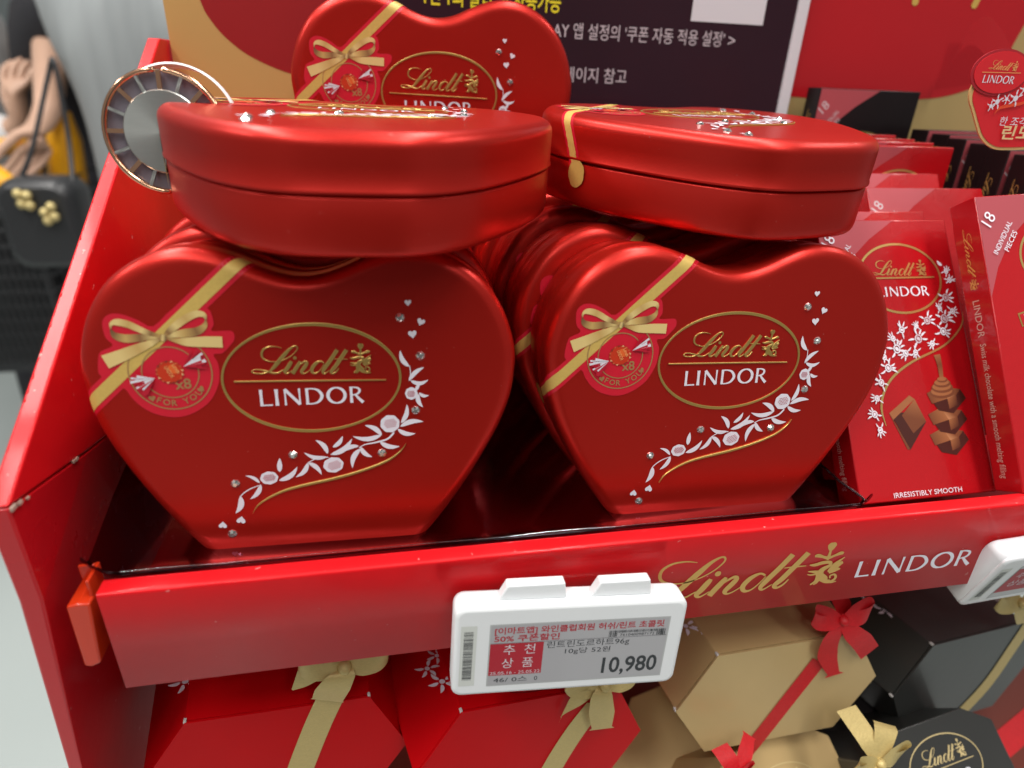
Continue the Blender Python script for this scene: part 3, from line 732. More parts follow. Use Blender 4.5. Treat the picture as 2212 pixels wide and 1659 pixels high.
    for (cx_, cy_) in ((820,1262),(812,1165),(805,1065)):
        P([(cx_-88,cy_-30),(cx_-30,cy_-62),(cx_+70,cy_-50),(cx_+98,cy_-8),(cx_+40,cy_+65),(cx_-30,cy_+52)], dk)
        P([(cx_-88,cy_-30),(cx_-30,cy_-62),(cx_+10,cy_-5),(cx_-62,cy_+20)], [md, lt, lt, md]); P([(cx_-30,cy_-62),(cx_+70,cy_-50),(cx_+50,cy_-20),(cx_+10,cy_-5)], [lt, md, md, hl])
        P([(cx_+10,cy_-5),(cx_+50,cy_-20),(cx_+60,cy_+25),(cx_+20,cy_+45)], [lt, md, dk, md])
    ch.stroke([(*g2(p), w*.0105) for p, w in (((765,852),34),((778,900),26),((788,970),20))], 0, 4, False, [lt, md, lt])
    for (yy, r) in ((1030,64),(1008,56),(988,44),(972,28)):
        cx_, cy_ = g2((790, yy)); ch.disc(cx_, cy_, r*.0105, r*.0046, n=20, col=md); ch.disc(cx_-.02, cy_+.05, r*.0092, r*.0034, n=20, col=lt)
    parts['printed_chocolate'] = ch.b.mesh('printed_chocolate', M_CHOC)
    # the scroll with the word MILK
    ms = Art(fr, 0.014, 0.001)
    ms.stroke([(1.25,7.55,.62),(2.2,7.75,.62),(3.3,8.05,.62)], 0, 4); parts['scroll'] = ms.b.mesh('scroll', M_GOLD)
    mm = Art(fr, 0.020, 0.001); mm.stroke([(1.32,7.55,.50),(2.2,7.74,.50),(3.3,8.04,.50)], 0, 4); parts['scroll_fill'] = mm.b.mesh('scroll_fill', M_BOARDR2)
    mt = Art(fr, 0.026, 0.001); mt.text('MILK', 1.55, 7.45, .5, 0, rot=.2, bold=True); parts['scroll_word'] = mt.b.mesh('scroll_word', M_WHITE)
    sp = Art(lambda x, y, l: (-l, BT-x, y), 0.012, 0.0005)
    def fsp(p): x, y = fa(p); return (.62 + (y-6.9)*.42, BH-1.3-(x+1.9)*.72)
    for s_ in SCRIPT: sp.stroke([(*fsp((x, y)), w*.0016) for x, y, w in s_], 0, 3)
    for s_ in EMBLEM: sp.stroke([(*fsp((x, y)), w*.0016) for x, y, w in s_], 0, 3)
    parts['spine_gold'] = sp.b.mesh('spine_gold', M_GOLDTXT)
    sw_ = Art(lambda x, y, l: (-l, BT-x, y), 0.012, 0.0005)
    sw_.text('LINDOR', .45, BH-4.6, .5, 0, rot=-PI/2, width=1.7); sw_.text('Swiss milk chocolate with a smooth melting filling', .47, BH-6.6, .44, 0, rot=-PI/2, width=6.1)
    parts['spine_lettering'] = sw_.b.mesh('spine_lettering', mat('spine_ink', (0.62, 0.40, 0.34), 0.5))
    return parts
BARP = bar_art()
bb = MB(); bb.box(0, BW, 0, BT, 0, BH); ME_BARR = bb.mesh('carton', M_BARRED, bevel=.06, seg=2); ME_BARD = bb.mesh('carton', M_BARDK, bevel=.06, seg=2)
tr = Art(fr, 0.008, 0.001); tr.poly([(.03, BH-.04), (.03, BH-4.6), (.6, BH-3.3), (1.5, BH-2.0), (2.7, BH-1.0), (4.2, BH-.04)], 0); ME_TRI = tr.b.mesh('corner_flash', mat('silver_pink_flash', (0.52, 0.10, 0.12), 0.3, 0.3))
dk_ = Art(fr, 0.012, 0.001); dk_.text('18', .5, BH-1.5, .8, 0, rot=.95); dk_.text('INDIVIDUAL', .62, BH-2.75, .36, 0, rot=.95, width=1.75); dk_.text('PIECES', 1.2, BH-2.65, .36, 0, rot=.95, width=1.05); ME_18 = dk_.b.mesh('white_print', mat('soft_white_print', (.62,.55,.58), .5))
def topline(m, name):
    t_ = Art(lambda x, y, l: (x, y, BH+l), 0.012, 0.001)
    t_.text('LINDOR', .9, .45, .5, 0, width=1.7); 
    def ftp(p): x, y = fa(p); return (4.2+(x+1.9)*.8, .45+(y-7.0)*.5)
    for s_ in SCRIPT: t_.stroke([(*ftp((x, y)), w*.002) for x, y, w in s_], 0, 3)
    return t_.b.mesh(name, m)
ME_TOPG = topline(M_GOLDTXT, 'top_lettering')
ME_TOPD = topline(mat('dim_gold_ink', (0.30, 0.24, 0.17), 0.5), 'top_lettering')
# ring peeking above on the dark bars
rg = Art(fr, 0.012, 0.001); rg.ring(3.7, BH-4.4, 2.5, 1.9, .12, 0, 50); ME_RING = rg.b.mesh('gold_ring', M_GOLD)
def make_bar(label, M, kind='red', detail=2):
    t = thing('chocolate_bar', label, 'chocolate bar', M, 'red cartons of chocolate' if kind == 'red' else 'dark cartons of chocolate')
    c = link('carton', ME_BARR if kind == 'red' else ME_BARD, t)
    link('corner_flash', ME_TRI, c)
    if kind == 'red':
        if detail >= 2:
            for k in ('gold_print', 'white_print', 'berry_lines', 'printed_chocolate', 'scroll', 'scroll_fill', 'scroll_word', 'spine_gold', 'spine_lettering'):
                if k.startswith('scroll') and detail < 3: continue
                link(k, BARP[k], c)
        else: link('white_print', ME_18, c)
        link('top_lettering', ME_TOPG, c)
    else:
        link('white_print', ME_18, c); link('gold_ring', ME_RING, c); link('top_lettering', ME_TOPD, c); link('spine_gold', BARP['spine_gold'], c)
    return t
B1 = (29.75, 2.01, -0.95)
make_bar('leaning red chocolate bar carton with printed chocolate squares, right beside the right heart tin', eul(B1, -35.2, 0, .5))
make_bar('red chocolate bar carton with its lettered spine showing, at the right edge in front', eul((36.4, .6, .05), -31, -4.2, -3.0), 'red', 3)
make_bar('second red bar carton behind the leaning one with chocolate squares', eul((30.2, 3.85, -0.9), -35.2, 0, .8), 'red', 1)
make_bar('third red bar carton of the leaning pile, showing its large 18', eul((34.6, 5.3, 0.0), -34.5, 0, .4), 'red', 1)
make_bar('red bar carton deep in the leaning pile left of the one showing 18', eul((29.3, 6.1, -0.55), -34.5, 0, .6), 'red', 1)
make_bar('red bar carton deep in the leaning pile, only its top strip showing', eul((33.2, 7.3, .3), -33, 0, .6), 'red', 1)
make_bar('rearmost red bar carton of the leaning pile', eul((32.9, 9.0, .55), -31, 0, .4), 'red', 1)
make_bar('upright red bar carton behind the leaning pile, its front showing a gold oval edge', eul((34.0, 14.2, -0.45), -3, 0, .5), 'red', 2)
make_bar('second upright red bar carton behind the leaning pile', eul((34.0, 15.7, -0.35), -3, 0, .5), 'red', 1)
make_bar('third upright red bar carton behind the leaning pile', eul((34.0, 17.2, -0.3), -3, 0, .5), 'red', 1)
make_bar('fourth upright red bar carton, just in front of the lone black carton', eul((33.9, 18.7, -0.2), -3, 0, .5), 'red', 1)
make_bar('black bar carton with red corner standing alone in front of the gold board', eul((36.8, 21.8, 2.25), 0, 0, 0), 'dark', 2)
nm = ['front', 'second', 'third', 'fourth', 'fifth', 'sixth', 'seventh']
for i in range(7):
    make_bar('%s dark bar carton of the row under the hanging tag, counted from the front' % nm[i] if i else 'frontmost dark bar carton of the row under the hanging tag',
             eul((43.0+(.12 if i % 2 else -.08)+i*.05, 9.6+i*1.55, -.62+i*.13), -2, 0, .3), 'dark')

# ------------------------------------------------------------------ shelf price tags
def rrect(x0, x1, z0, z1, r, n=5):
    P = []
    for cx_, cz_, a0 in ((x1-r, z1-r, 0), (x0+r, z1-r, 90), (x0+r, z0+r, 180), (x1-r, z0+r, 270)):
        for k in range(n+1): a_ = rad(a0+90*k/n); P.append((cx_+r*math.cos(a_), cz_+r*math.sin(a_)))
    return P
def price_tag(label, M, detail=True):
    t = thing('price_tag', label, 'price tag', M, 'electronic price tags hanging on the ledge')
    w, h = 8.6, 3.95
    b = MB(); rows = []
    for (y, i) in ((1.05, .12), (1.0, .03), (.9, 0), (.18, 0), (.17, .03), (.14, .03), (.13, .0), (.07, .02), (.02, .08), (0, .16)):
        rows.append([(x, y, z) for x, z in rrect(i, w-i, -h+i, -i, .38-i*.5)])
    b.grid(rows, 0, True, closed_u=True); b.poly(rows[0]); b.poly(rows[-1])
    case = b.build('casing', M_PLAST, t)
    b = MB()
    for x0, x1 in ((1.55, 4.05), (4.95, 7.25)):
        b.v += []; q = [(x0+.0, 0), (x0+.3, .62), (x1-.12, .66), (x1, 0)]
        n0 = len(b.v); b.v += [(x, .35, z) for x, z in q] + [(x, .8, z) for x, z in q]
        b.face([n0+i for i in range(4)]); b.face([n0+4+i for i in range(4)])
        for i in range(4): j = (i+1) % 4; b.face([n0+i, n0+j, n0+4+j, n0+4+i])
    b.build('mounting_tab', M_PLAST, t, bevel=.06)
    T_ = [0.004589415605709601,0.0002164192186503334,-1.0575448149628868,-0.0002389209674837366,-0.0056166400526402975,2.085249923745097,-3.747529025837642e-05,-8.855540888409262e-05]
    f = lambda p: hom(T_, p)
    sx0, sx1, sz0, sz1 = 1.32, 7.95, -3.48, -.78
    a = Art(fr, 0.010, 0.002); a.poly([(sx0, sz0), (sx1, sz0), (sx1, sz1), (sx0, sz1)]); a.poly([(.36,-.62),(.36,-3.5),(.36,-3.5)]) if False else None
    scr = a.build('screen', M_SCREEN, t)
    b = MB()
    fr_ = [(sx0-.05, sz0-.05), (sx1+.05, sz0-.05), (sx1+.05, sz1+.05), (sx0-.05, sz1+.05)]
    a = Art(fr, 0.004, 0.001); a.poly(fr_); a.build('screen_gap', mat('grey_gap', (0.45,0.47,0.47), .5), t)
    a = Art(fr, 0.006, 0.001); a.poly([(.25,-.75),(.25,-3.45),(.82,-3.45),(.82,-.75)]); lb = a.build('barcode_label', M_LABELG, t)
    a = Art(fr, 0.011, 0.0001); rnd = random.Random(2); z = -1.0
    while z > -3.2:
        hh = rnd.choice((.012, .02, .035)); a.poly([(.36, z), (.36, z-hh), (.70, z-hh), (.70, z)]); z -= hh+rnd.choice((.014, .022, .035))
    a.build('barcode_lines', M_INK, lb)
    if not detail:
        a = Art(fr, 0.013, 0.001); a.poly([(sx0+.0, sz0+.45), (2.95+1.5, sz0+.45), (2.95+1.5, sz1-.2), (sx0, sz1-.2)]); a.build('red_field', M_INKRED, scr)
        a = Art(fr, 0.017, 0.001); a.text('추천', 1.6, -1.8, .6, 0); a.text('상품', 1.6, -2.5, .6, 0); a.build('white_lettering', M_GREYTXT, scr)
        return t
    W_, H_ = sx1-sx0, sz1-sz0
    U = lambda u, v: (sx0+u*W_, sz1-v*H_)
    a = Art(fr, 0.013, 0.0006); a.poly([U(0,.30), U(0,.835), U(.295,.835), U(.295,.30)]); a.build('red_field', M_INKRED, scr)
    a = Art(fr, 0.014, 0.0004)
    a.text('[이마트앱] 와인클럽회원 허쉬/린트 초콜릿', *U(.02,.135), .33, 0, width=W_*.955, bold=True); a.text('50% 쿠폰할인', *U(.02,.262), .32, 0, width=W_*.36, bold=True)
    a.build('red_lettering', M_INKRED, scr)
    a = Art(fr, 0.018, 0.0004)
    a.text('추  천', *U(.075,.475), .50, 0, width=W_*.175); a.text('상  품', *U(.070,.70), .50, 0, width=W_*.175); a.text('25.05.16 - 25.05.22', *U(.008,.82), .20, 0, width=W_*.28)
    a.build('white_lettering', M_GREYTXT, scr)
    a = Art(fr, 0.014, 0.0004)
    a.text('린트린도르하트96g', *U(.315,.405), .34, 0, width=W_*.47); a.text('10g당 52원', *U(.42,.52), .28, 0, width=W_*.26)
    a.text('10,980', *U(.645,.90), 1.02, 0, width=W_*.325, bold=True)
    a.text('46/ 0스', *U(.03,.955), .28, 0, width=W_*.19); a.text('0', *U(.26,.955), .28, 0); a.text('7610400987172', *U(.725,.275), .16, 0, width=W_*.2)
    a.stroke([(*U(.0,.292), .012), (*U(1,.292), .012)], 0, 1)
    u = .66; rnd = random.Random(8)
    while u < .985:
        ww = rnd.choice((.0025, .004, .006)); lo = .215 if .705 < u < .93 else .28
        a.poly([U(u, .175), U(u, lo), U(u+ww, lo), U(u+ww, .175)]); u += ww+rnd.choice((.003, .004, .006))
    a.build('black_lettering', M_INK, scr)
    return t
TM = eul((11.45, -.72, -1.14), -5.39, 2.59, -2.35)
price_tag('white price tag reading 10,980 below the two standing hearts', TM @ Matrix.Translation((0, -.55, 0)))
def tape(name, label, pts, parent_M=None):
    b = MB(); b.grid(pts, 0, True); return tag(b.build(name, M_TAPE), label, 'clear tape', 'clear tape holding the price tags')
tape('clear_tape', 'strip of clear tape holding the middle price tag to the ledge', [[(10.9+i*1.45, -.05-.02*math.sin(i*2), .0) for i in range(7)], [(10.9+i*1.45, -.07-.02*math.sin(i), -.6) for i in range(7)], [(11.2+i*1.4, -.45+.05*math.sin(i*2.3), -1.0) for i in range(7)]])
# the second tag hangs at an angle at the right edge
p_bl = at(2062, 1290, -2.2)
price_tag('white price tag cut off by the right edge, hanging crookedly from crumpled tape', eul((34.7, -1.15, -2.0), 17, -2.4, 1.4), False)
rnd = random.Random(12)
tape('clear_tape', 'crumpled clear tape above the price tag at the right edge', [[(33.6+i*.45, -.15-.25*abs(math.sin(i*1.7))-j*.28, .15-j*.33+rnd.uniform(-.12, .12)) for i in range(9)] for j in range(5)])

# ------------------------------------------------------------------ boards behind
HBK = [0.008535097060117222,-0.0013586317390231891,30.482690031983765,-0.00027760684110420973,-0.009663939294192844,20.072645108642586,-4.0989050085039594e-05,-9.608680419369334e-05]
def arc_clip(cx_, cz_, rx, rz, x0, x1, ztop, y, n=64):
    P = []
    for i in range(n+1):
        x = x0+(x1-x0)*i/n; q = 1-((x-cx_)/rx)**2
        if q > 0: P.append((x, y, cz_-rz*math.sqrt(q)))
    return P
hb = thing('display_board', 'gold display board with red rounded panel, behind the left hearts', 'display board', Matrix.Identity(4))
b = MB(); b.box(-1.37, 22, 24.7, 25.0, 0, 44); b.build('board_panel', M_BOARDG, hb)
b = MB(); P = cr([(-.6, 34), (-.2, 26), (.15, 21), (.51, 18.46), (.95, 17.46), (1.7, 16.59), (2.86, 15.79), (4.77, 15.07), (7, 14.7), (10, 14.55), (14, 14.9)], 6) + [(21.9, 16), (21.9, 43.9), (-.6, 43.9)]
b.poly([(x, 24.69, z) for x, z in P]); b.build('red_roundel', M_BOARDR, hb)
rb = thing('display_board', 'red display board with gold lower band, behind the black cartons at right', 'display board', Matrix.Identity(4))
b = MB(); b.box(28, 64, 24.2, 24.5, -1, 44); b.build('board_panel', mat('tan_gold_board', (0.50, 0.36, 0.15), .38, .2, noise=.12, nscale=6), rb)
RP = [(29, 16.2), (33, 15.3), (36.1, 14.97), (39, 14.9), (42.5, 14.93), (45.7, 15.08), (47.8, 15.3), (49.6, 15.78), (50.5, 16.2), (51.7, 17.5), (52.4, 19.6), (53.5, 23.5), (55, 30), (56, 44), (29, 44)]
b = MB(); b.poly([(x, 24.18, z) for x, z in cr(RP[:-2], 5)+RP[-2:]]); b.build('red_roundel', M_BOARDR2, rb)
a = Art(lambda x, y, l: (x, 24.17-l, y), .01, .002)
a.stroke([(43.0,22.6,.3),(43.5,21.3,.5),(43.7,20.72,.42)], 0, 5); a.stroke([(48.9,22.8,.3),(48.3,21.4,.5),(48.15,20.8,.42)], 0, 5)
a.disc(43.68, 20.72, .24, .22); a.disc(48.13, 20.8, .24, .22); a.build('gold_lettering', mat('gold_paint', (.75,.5,.12), .35, .3), rb)
po = thing('poster', 'dark plum poster with Korean coupon text and white frame', 'poster', Matrix.Identity(4))
b = MB(); b.box(8.9, 35.2, 23.75, 23.95, 3, 40); b.build('sheet', M_POSTER, po)
b = MB(); b.box(35.2, 35.95, 23.6, 24.05, 3, 40); b.build('frame', M_FRAMEW, po, bevel=.05)
b = MB(); b.box(8.2, 8.9, 23.6, 24.05, 3, 40); b.build('frame', M_FRAMEW, po, bevel=.05)
mp = lambda x, y, l: (x, 23.74-l, y)
HP = [0.010519995571824153,-0.0016745913699155338,9.73409179993697,-0.00034216631850280587,-0.01191135822653316,18.916625480643983,-5.05213499449033e-05,-0.00011843248500966727]
fp = lambda p: hom(HP, p)
a = Art(mp, .01, .001); e = fp((905,72)); a.text('1인 1회 발급 및 사용가능', 12.4, e[1]+.15, 1.15, 0, width=e[0]-12.4, bold=True); a.build('yellow_lettering', M_YEL, po)
a = Art(mp, .01, .001)
s0 = fp((868,190)); s1 = fp((1700,235)); a.text("AY 앱 설정의 '쿠폰 자동 적용 설정'", s0[0], s1[1]+.1, .92, 0, width=s1[0]-s0[0]); s2 = fp((1722,228)); a.text('>', s2[0], s2[1]-.02, .95, 0)
s0 = fp((960,410)); s1 = fp((1225,415)); a.text("페이지 참고", s0[0]-.55, s1[1]+.08, .92, 0, width=s1[0]-s0[0]+.55)
a.build('white_lettering', M_GREYTXT, po)
a = Art(mp, .01, .001); q0 = fp((1538,104)); q1 = fp((1893,130)); a.poly([(q0[0]+.05, q0[1]), (q1[0], q0[1]), (q1[0], q0[1]+4.2), (q0[0]+.05, q0[1]+4.2)]); a.build('white_square', M_FRAMEW, po)

# hanging tag on a clear strip
WM = Matrix.Translation((0, 9.0, 0))
wb = thing('hanging_tag', 'red and gold shaped tag on a bent clear strip at the right edge', 'hanging tag', Matrix.Identity(4))
wq = lambda x, y: (lambda v: (v.x, v.z))(at(*zd(x, y, 3700, 200, 3.318), 9.0))
OT = [(690,385),(640,450),(595,560),(590,680),(625,800),(680,1000),(730,1150),(820,1260),(930,1318),(1050,1328),(1250,1325),(1500,1300),(1750,1200),(1850,1000),(1900,700),(1880,400),(1750,150),(1500,90),(1250,82),(1120,110)]
def slab(name, P2, y0, y1, m, parent, bev=.03):
    b = MB(); n = len(P2); b.v = [(x, y0, z) for x, z in P2]+[(x, y1, z) for x, z in P2]
    b.face(list(range(n))); b.face([n+i for i in range(n)])
    for i in range(n): j = (i+1) % n; b.face([i, j, n+j, n+i], 0, False)
    return b.build(name, m, parent)
M_TAGG = mat('tag_gold', (0.75, 0.50, 0.20), .4, .1)
M_TAGR = mat('tag_red', (0.72, 0.02, 0.03), .4)
o1 = [wq(*p) for p in cr(OT, 3, True)]; slab('tag_back', o1, 9.0, 9.08, M_TAGG, wb)
cxo = sum(p[0] for p in o1)/len(o1); czo = sum(p[1] for p in o1)/len(o1)
slab('tag_face', [(cxo+(x-cxo)*.93, czo+(z-czo)*.93) for x, z in o1], 8.975, 8.995, M_TAGR, wb)
ec = wq(985, 300)
slab('oval_back', [(ec[0]+1.50*math.cos(i*PI/20), ec[1]+.93*math.sin(i*PI/20)) for i in range(40)], 8.93, 8.97, mat('tag_dark_red', (0.42,0.02,0.03), .4), wb)
slab('oval_face', [(ec[0]+1.38*math.cos(i*PI/20)+.03, ec[1]+.83*math.sin(i*PI/20)) for i in range(40)], 8.90, 8.925, M_TAGR, wb)
mpw = lambda x, y, l: (x, 8.89-l, y)
a = Art(mpw, .004, .0006); kk = 1.2/2.96
def fm(p): x, y = fa(p); return (ec[0]+(x-.0)*kk*.9, ec[1]+(y-6.45)*kk*.9+.05)
put_script(a, fm, KA*kk); a.stroke([(ec[0]-1.0, ec[1]-.02, .03), (ec[0]+1.0, ec[1]+.02, .03)], 0, 1); a.build('gold_lettering', mat('warm_gold', (.8,.35,.12), .4), wb)
a = Art(mpw, .004, .0006); put_lindor(a, ec[0]-.82, ec[1]-.42, .30, 1.6)
t0 = wq(945, 990); a.text('한 조각씩', t0[0], t0[1], .42, 0, width=1.9)
for (x, y, r, rt_) in ((930,685,.55,.5),(1170,640,.62,.4),(1290,520,.5,.6),(1050,650,.4,1.2),(840,740,.4,4.4),(1400,480,.5,.4)):
    x_, y_ = wq(x, y); a.disc(x_, y_, .17*r*1.2, .17*r*1.2, n=12)
    for j in range(5): an = rt_+j*1.15; a.leaf(x_+.2*r*math.cos(an), y_+.2*r*math.sin(an), x_+.60*r*math.cos(an), y_+.60*r*math.sin(an), .12*r)
a.build('white_print', M_WHITE, wb)
a = Art(mpw, .004, .0006); t0 = wq(975, 1150); a.text('린도르', t0[0], t0[1]-.05, .66, 0, width=2.5, bold=True); a.build('cream_lettering', mat('cream_gold', (.85,.62,.32), .5), wb)
a = Art(mpw, .003, .0006); a.stroke([(*wq(890,850), .02), (*wq(960,770), .12), (*wq(1100,735), .14), (*wq(1300,690), .12), (*wq(1500,560), .04)], 0, 5); a.build('orange_swoosh', mat('swoosh_print', (.8,.08,.03), .4), wb)
st = []
for k in range(17):
    t_ = k/16; px = 2045+(2195-2045)*t_; py = 165-120*math.sin(PI*min(1, t_*1.02))*(1-.12*t_); y_ = 23.5+(9.1-23.5)*t_
    v = at(px, py+ (30*t_), y_); st.append([(v.x-.1, v.y, v.z-.7), (v.x+.1, v.y, v.z+.7)])
b = MB(); b.grid(st, 0, True); b.build('clear_strip', M_TAPE, wb)
v = at(2088, 140, 24.1); b = MB(); b.poly([(v.x-1.9, 24.1, v.z-1.6), (v.x+1.9, 24.1, v.z-1.0), (v.x+1.9, 24.1, v.z+1.6), (v.x-1.9, 24.1, v.z+1.2)]); b.build('adhesive_pad', clear('cloudy_film', (.93,.85,.88), .12), wb)

# ------------------------------------------------------------------ steel dial with rose gold ring
yd = 8.6
dl = thing('steel_dial', 'round brushed steel dial with rose gold ring and spokes behind the left lying heart', 'dial', Matrix.Identity(4))
dc = at(359, 286, yd); ex_ = dc - at(218, 286, yd); R_ = ex_.length
DM = Matrix.Translation(dc) @ Matrix.Rotation(rad(-4), 4, 'Z') @ Matrix.Rotation(rad(-8), 4, 'X')
def circ(r, y, n=64, e=1.0): return [(r*math.cos(i*2*PI/n), y, r*e*math.sin(i*2*PI/n)) for i in range(n+1)]
setm(dl, DM)
b = MB(); b.tube(circ(R_-.09, 0)[:-1]+[circ(R_-.09, 0)[0]], .10, 10, caps=False); b.build('rose_gold_ring', M_ROSE, dl)
b = MB(); rows = [[(R_*.66*math.cos(i*2*PI/64)*q, -.10, R_*.66*math.sin(i*2*PI/64)*q) for i in range(64)] for q in (.02, .97)] + [[(R_*.66*math.cos(i*2*PI/64), y_, R_*.66*math.sin(i*2*PI/64)) for i in range(64)] for y_ in (-.06, .1)]
b.grid(rows, 0, False, closed_u=True); b.poly(rows[0]); b.build('steel_disc', M_STEEL, dl)
for i in range(16):
    a_ = i*2*PI/16; r0, r1 = R_*.66, R_-.12
    b = MB(); w_ = .055 if i % 2 else .075
    b.box(r0, r1, -.06, .03, -w_, w_); b.build('spoke', M_ROSE if i % 2 == 0 else M_STEEL, dl, Matrix.Rotation(-a_, 4, 'Y'))
b = MB(); b.poly(circ(R_-.05, .16)[:-1]); b.build('grey_backing', mat('smoky_plastic', (.17,.15,.18), .3, coat=.2), dl)
b = MB(); b.grid([[(x+.32, y_, z+.22) for x, y__, z in circ(r, 0)] for r, y_ in ((R_*.95, 1.2), (R_*.98, .8), (R_*1.0, .6), (R_*1.0, .4), (R_*.97, .35))], 0, True); b.build('white_rim', M_PLAST, dl)

# ------------------------------------------------------------------ gift boxes on the lower shelf
HK = 1.2316
HEX = [(0,0),(6*HK,0),(7.5*HK,-2.6*HK),(6*HK,-5.2*HK),(0,-5.2*HK),(-1.5*HK,-2.6*HK)]
HC = (3*HK, -2.6*HK)
def strip3(P, w, wd, name, m, parent, th=.03):
    """ribbon through points P, width direction wd (vector or list)"""
    b = MB(); top = []; 
    P = cr([tuple(p) for p in P], 6)
    n = len(P)
    for i, p in enumerate(P):
        if isinstance(wd, list):
            t_ = i/(n-1)*(len(wd)-1); k_ = min(int(t_), len(wd)-2); d_ = (Vector(wd[k_]).lerp(Vector(wd[k_+1]), t_-k_)).normalized()
        else: d_ = Vector(wd).normalized()
        ww = w if not isinstance(w, list) else w[min(int(i/(n-1)*(len(w)-1)), len(w)-2)]*(1-((i/(n-1)*(len(w)-1)) % 1)) + w[min(int(i/(n-1)*(len(w)-1))+1, len(w)-1)]*((i/(n-1)*(len(w)-1)) % 1)
        top.append([Vector(p)+d_*s_*ww/2 + Vector((0, -abs(s_)*0.0, 0)) for s_ in (-1, -.5, 0, .5, 1)])
    b.grid(top, 0, True)
    return b.build(name, m, parent)
def bow(parent, c, u, v, nrm, s, m, tails):
    """c centre, u right, v up, nrm outwards; loops left and right"""
    c, u, v, nrm = Vector(c), Vector(u), Vector(v), Vector(nrm)
    for sg, lift in ((1, .5), (-1, .35)):
        P = [c, c+u*sg*.7*s+v*.25*s+nrm*.35*s, c+u*sg*1.55*s+v*.55*s+nrm*.55*s, c+u*sg*1.95*s+v*.35*s+nrm*.35*s, c+u*sg*1.6*s+v*.05*s+nrm*.1*s, c+u*sg*.8*s-v*.05*s+nrm*.05*s, c+nrm*.05]
        W_ = [.5*s, .95*s, 1.15*s, 1.1*s, 1.1*s, .9*s, .5*s]
        wd = [(v*.6+nrm*.55), (v*.7+nrm*.5), (v*.6+nrm*.7+u*sg*.3), (v*.3+nrm*.9), (v*.5+nrm*.8), (v*.7+nrm*.5), (v*.6+nrm*.55)]
        strip3(P, W_, wd, 'bow_loop', m, parent)
    b = MB()
    rows = []
    for j in range(9):
        a_ = j*PI/8; rows.append([c+nrm*(.12*s+.30*s*math.sin(a_)*math.cos(q*2*PI/12)*.9)+u*(.32*s*math.sin(a_)*math.sin(q*2*PI/12)) + v*(.36*s*math.cos(a_)) for q in range(12)])
    b.grid(rows, 0, True, closed_u=True); b.build('bow_knot', m, parent)
    for (P, w_, wd) in tails: strip3(P, w_, wd, 'bow_tail', m, parent)
def gift_box(label, M, m, ribm, depth=9.0, front_band=None, oval=True, art=True, rim=True, oxy=None):
    t = thing('gift_box', label, 'gift box', M, 'hexagonal chocolate gift boxes on the lower shelf')
    b = MB(); rows = []
    for (y, s_) in ((0.0, 1.0), (depth, 1.14)):
        rows.append([(HC[0]+(x-HC[0])*s_, y, HC[1]+(z-HC[1])*s_) for x, z in HEX])
    b.grid(rows, 0, False, closed_u=True); b.poly(rows[0]); b.poly(rows[1])
    b.build('box_body', m, t, bevel=.05, seg=2)
    # front panel: a separate card a little proud, with pale worn corners
    b = MB(); P = [(HC[0]+(x-HC[0])*1.005, -.06, HC[1]+(z-HC[1])*1.005) for x, z in HEX]; P2 = [(x, -.16, z) for x, y, z in P]
    b.grid([P, P2], 0, False, closed_u=True); b.poly(P); b.poly(P2); b.build('front_panel', m, t, bevel=.035, seg=2)
    b = MB()
    for (x, z) in (HEX[0], HEX[1], HEX[5]):
        x_, z_ = HC[0]+(x-HC[0])*1.0, HC[1]+(z-HC[1])*1.0
        b.box(x_-.07, x_+.05, -.12, .10, z_-.05, z_+.06)
    b.build('worn_corner', mat('worn_white', (.6,.58,.56), .8), t, bevel=.02)
    if art:
        lo = on_plane(M, oxy[0], oxy[1], 2, .02); ox, oy = lo.x, lo.y+1.7; fl = on_plane(M, oxy[2], oxy[3], 2, .02)
        mpt = lambda x, y, l: (x, y, l+.01)
        a = Art(mpt, .012, .001)
        a.ring(ox, oy, 2.9, 1.7, .05, 0, 60, True)
        k_ = 2.6/2.96
        def fq(p): x, y = fa(p); return (ox+(x)*k_, oy+(y-6.3)*k_*.9)
        for s_ in SCRIPT+EMBLEM: a.stroke([(*fq((x, y)), w*KA*k_) for x, y, w in s_], 0, 3)
        g_ = {'g': M_GOLD, 'r': M_GOLD, 'd': M_GOLD}
        a.build('oval_print', mat('oval_ink', (0.20, 0.11, 0.05) if m is not M_BOXRED else (0.20, 0.02, 0.02), .4, .4), t)
        a = Art(mpt, .01, .0006)
        a2 = [(fl.x, fl.y, .62, 2.2), (fl.x-.5, fl.y+.9, .55, 3), (fl.x+.65, fl.y-.3, .4, 4.4), (fl.x+.1, fl.y+1.6, .5, 1.2)]
        for (x, y, r, rt_) in a2:
            a.disc(x, y, .22*r, .22*r, n=12)
            for j in range(5): an = rt_+j*1.1; a.leaf(x+.28*r*math.cos(an), y+.28*r*math.sin(an), x+1.1*r*math.cos(an), y+1.1*r*math.sin(an), .3*r)
        a.build('white_print', M_WHITE, t)
    if front_band:
        for (P, w_, wd) in front_band: strip3(P, w_, wd, 'ribbon', ribm, t)
    return t
X_, Y_, Z_ = Vector((1, 0, 0)), Vector((0, 1, 0)), Vector((0, 0, 1))
def lp(M, x, y, fr_=None, val=-.2, axis=1):     # enlargement point -> box coordinates
    if fr_: x, y = zd(x, y, *fr_)
    return on_plane(M, x, y, axis, val)
Z1 = (600, 2550, 1.3825); Z2 = (2600, 2350, 1.4786)
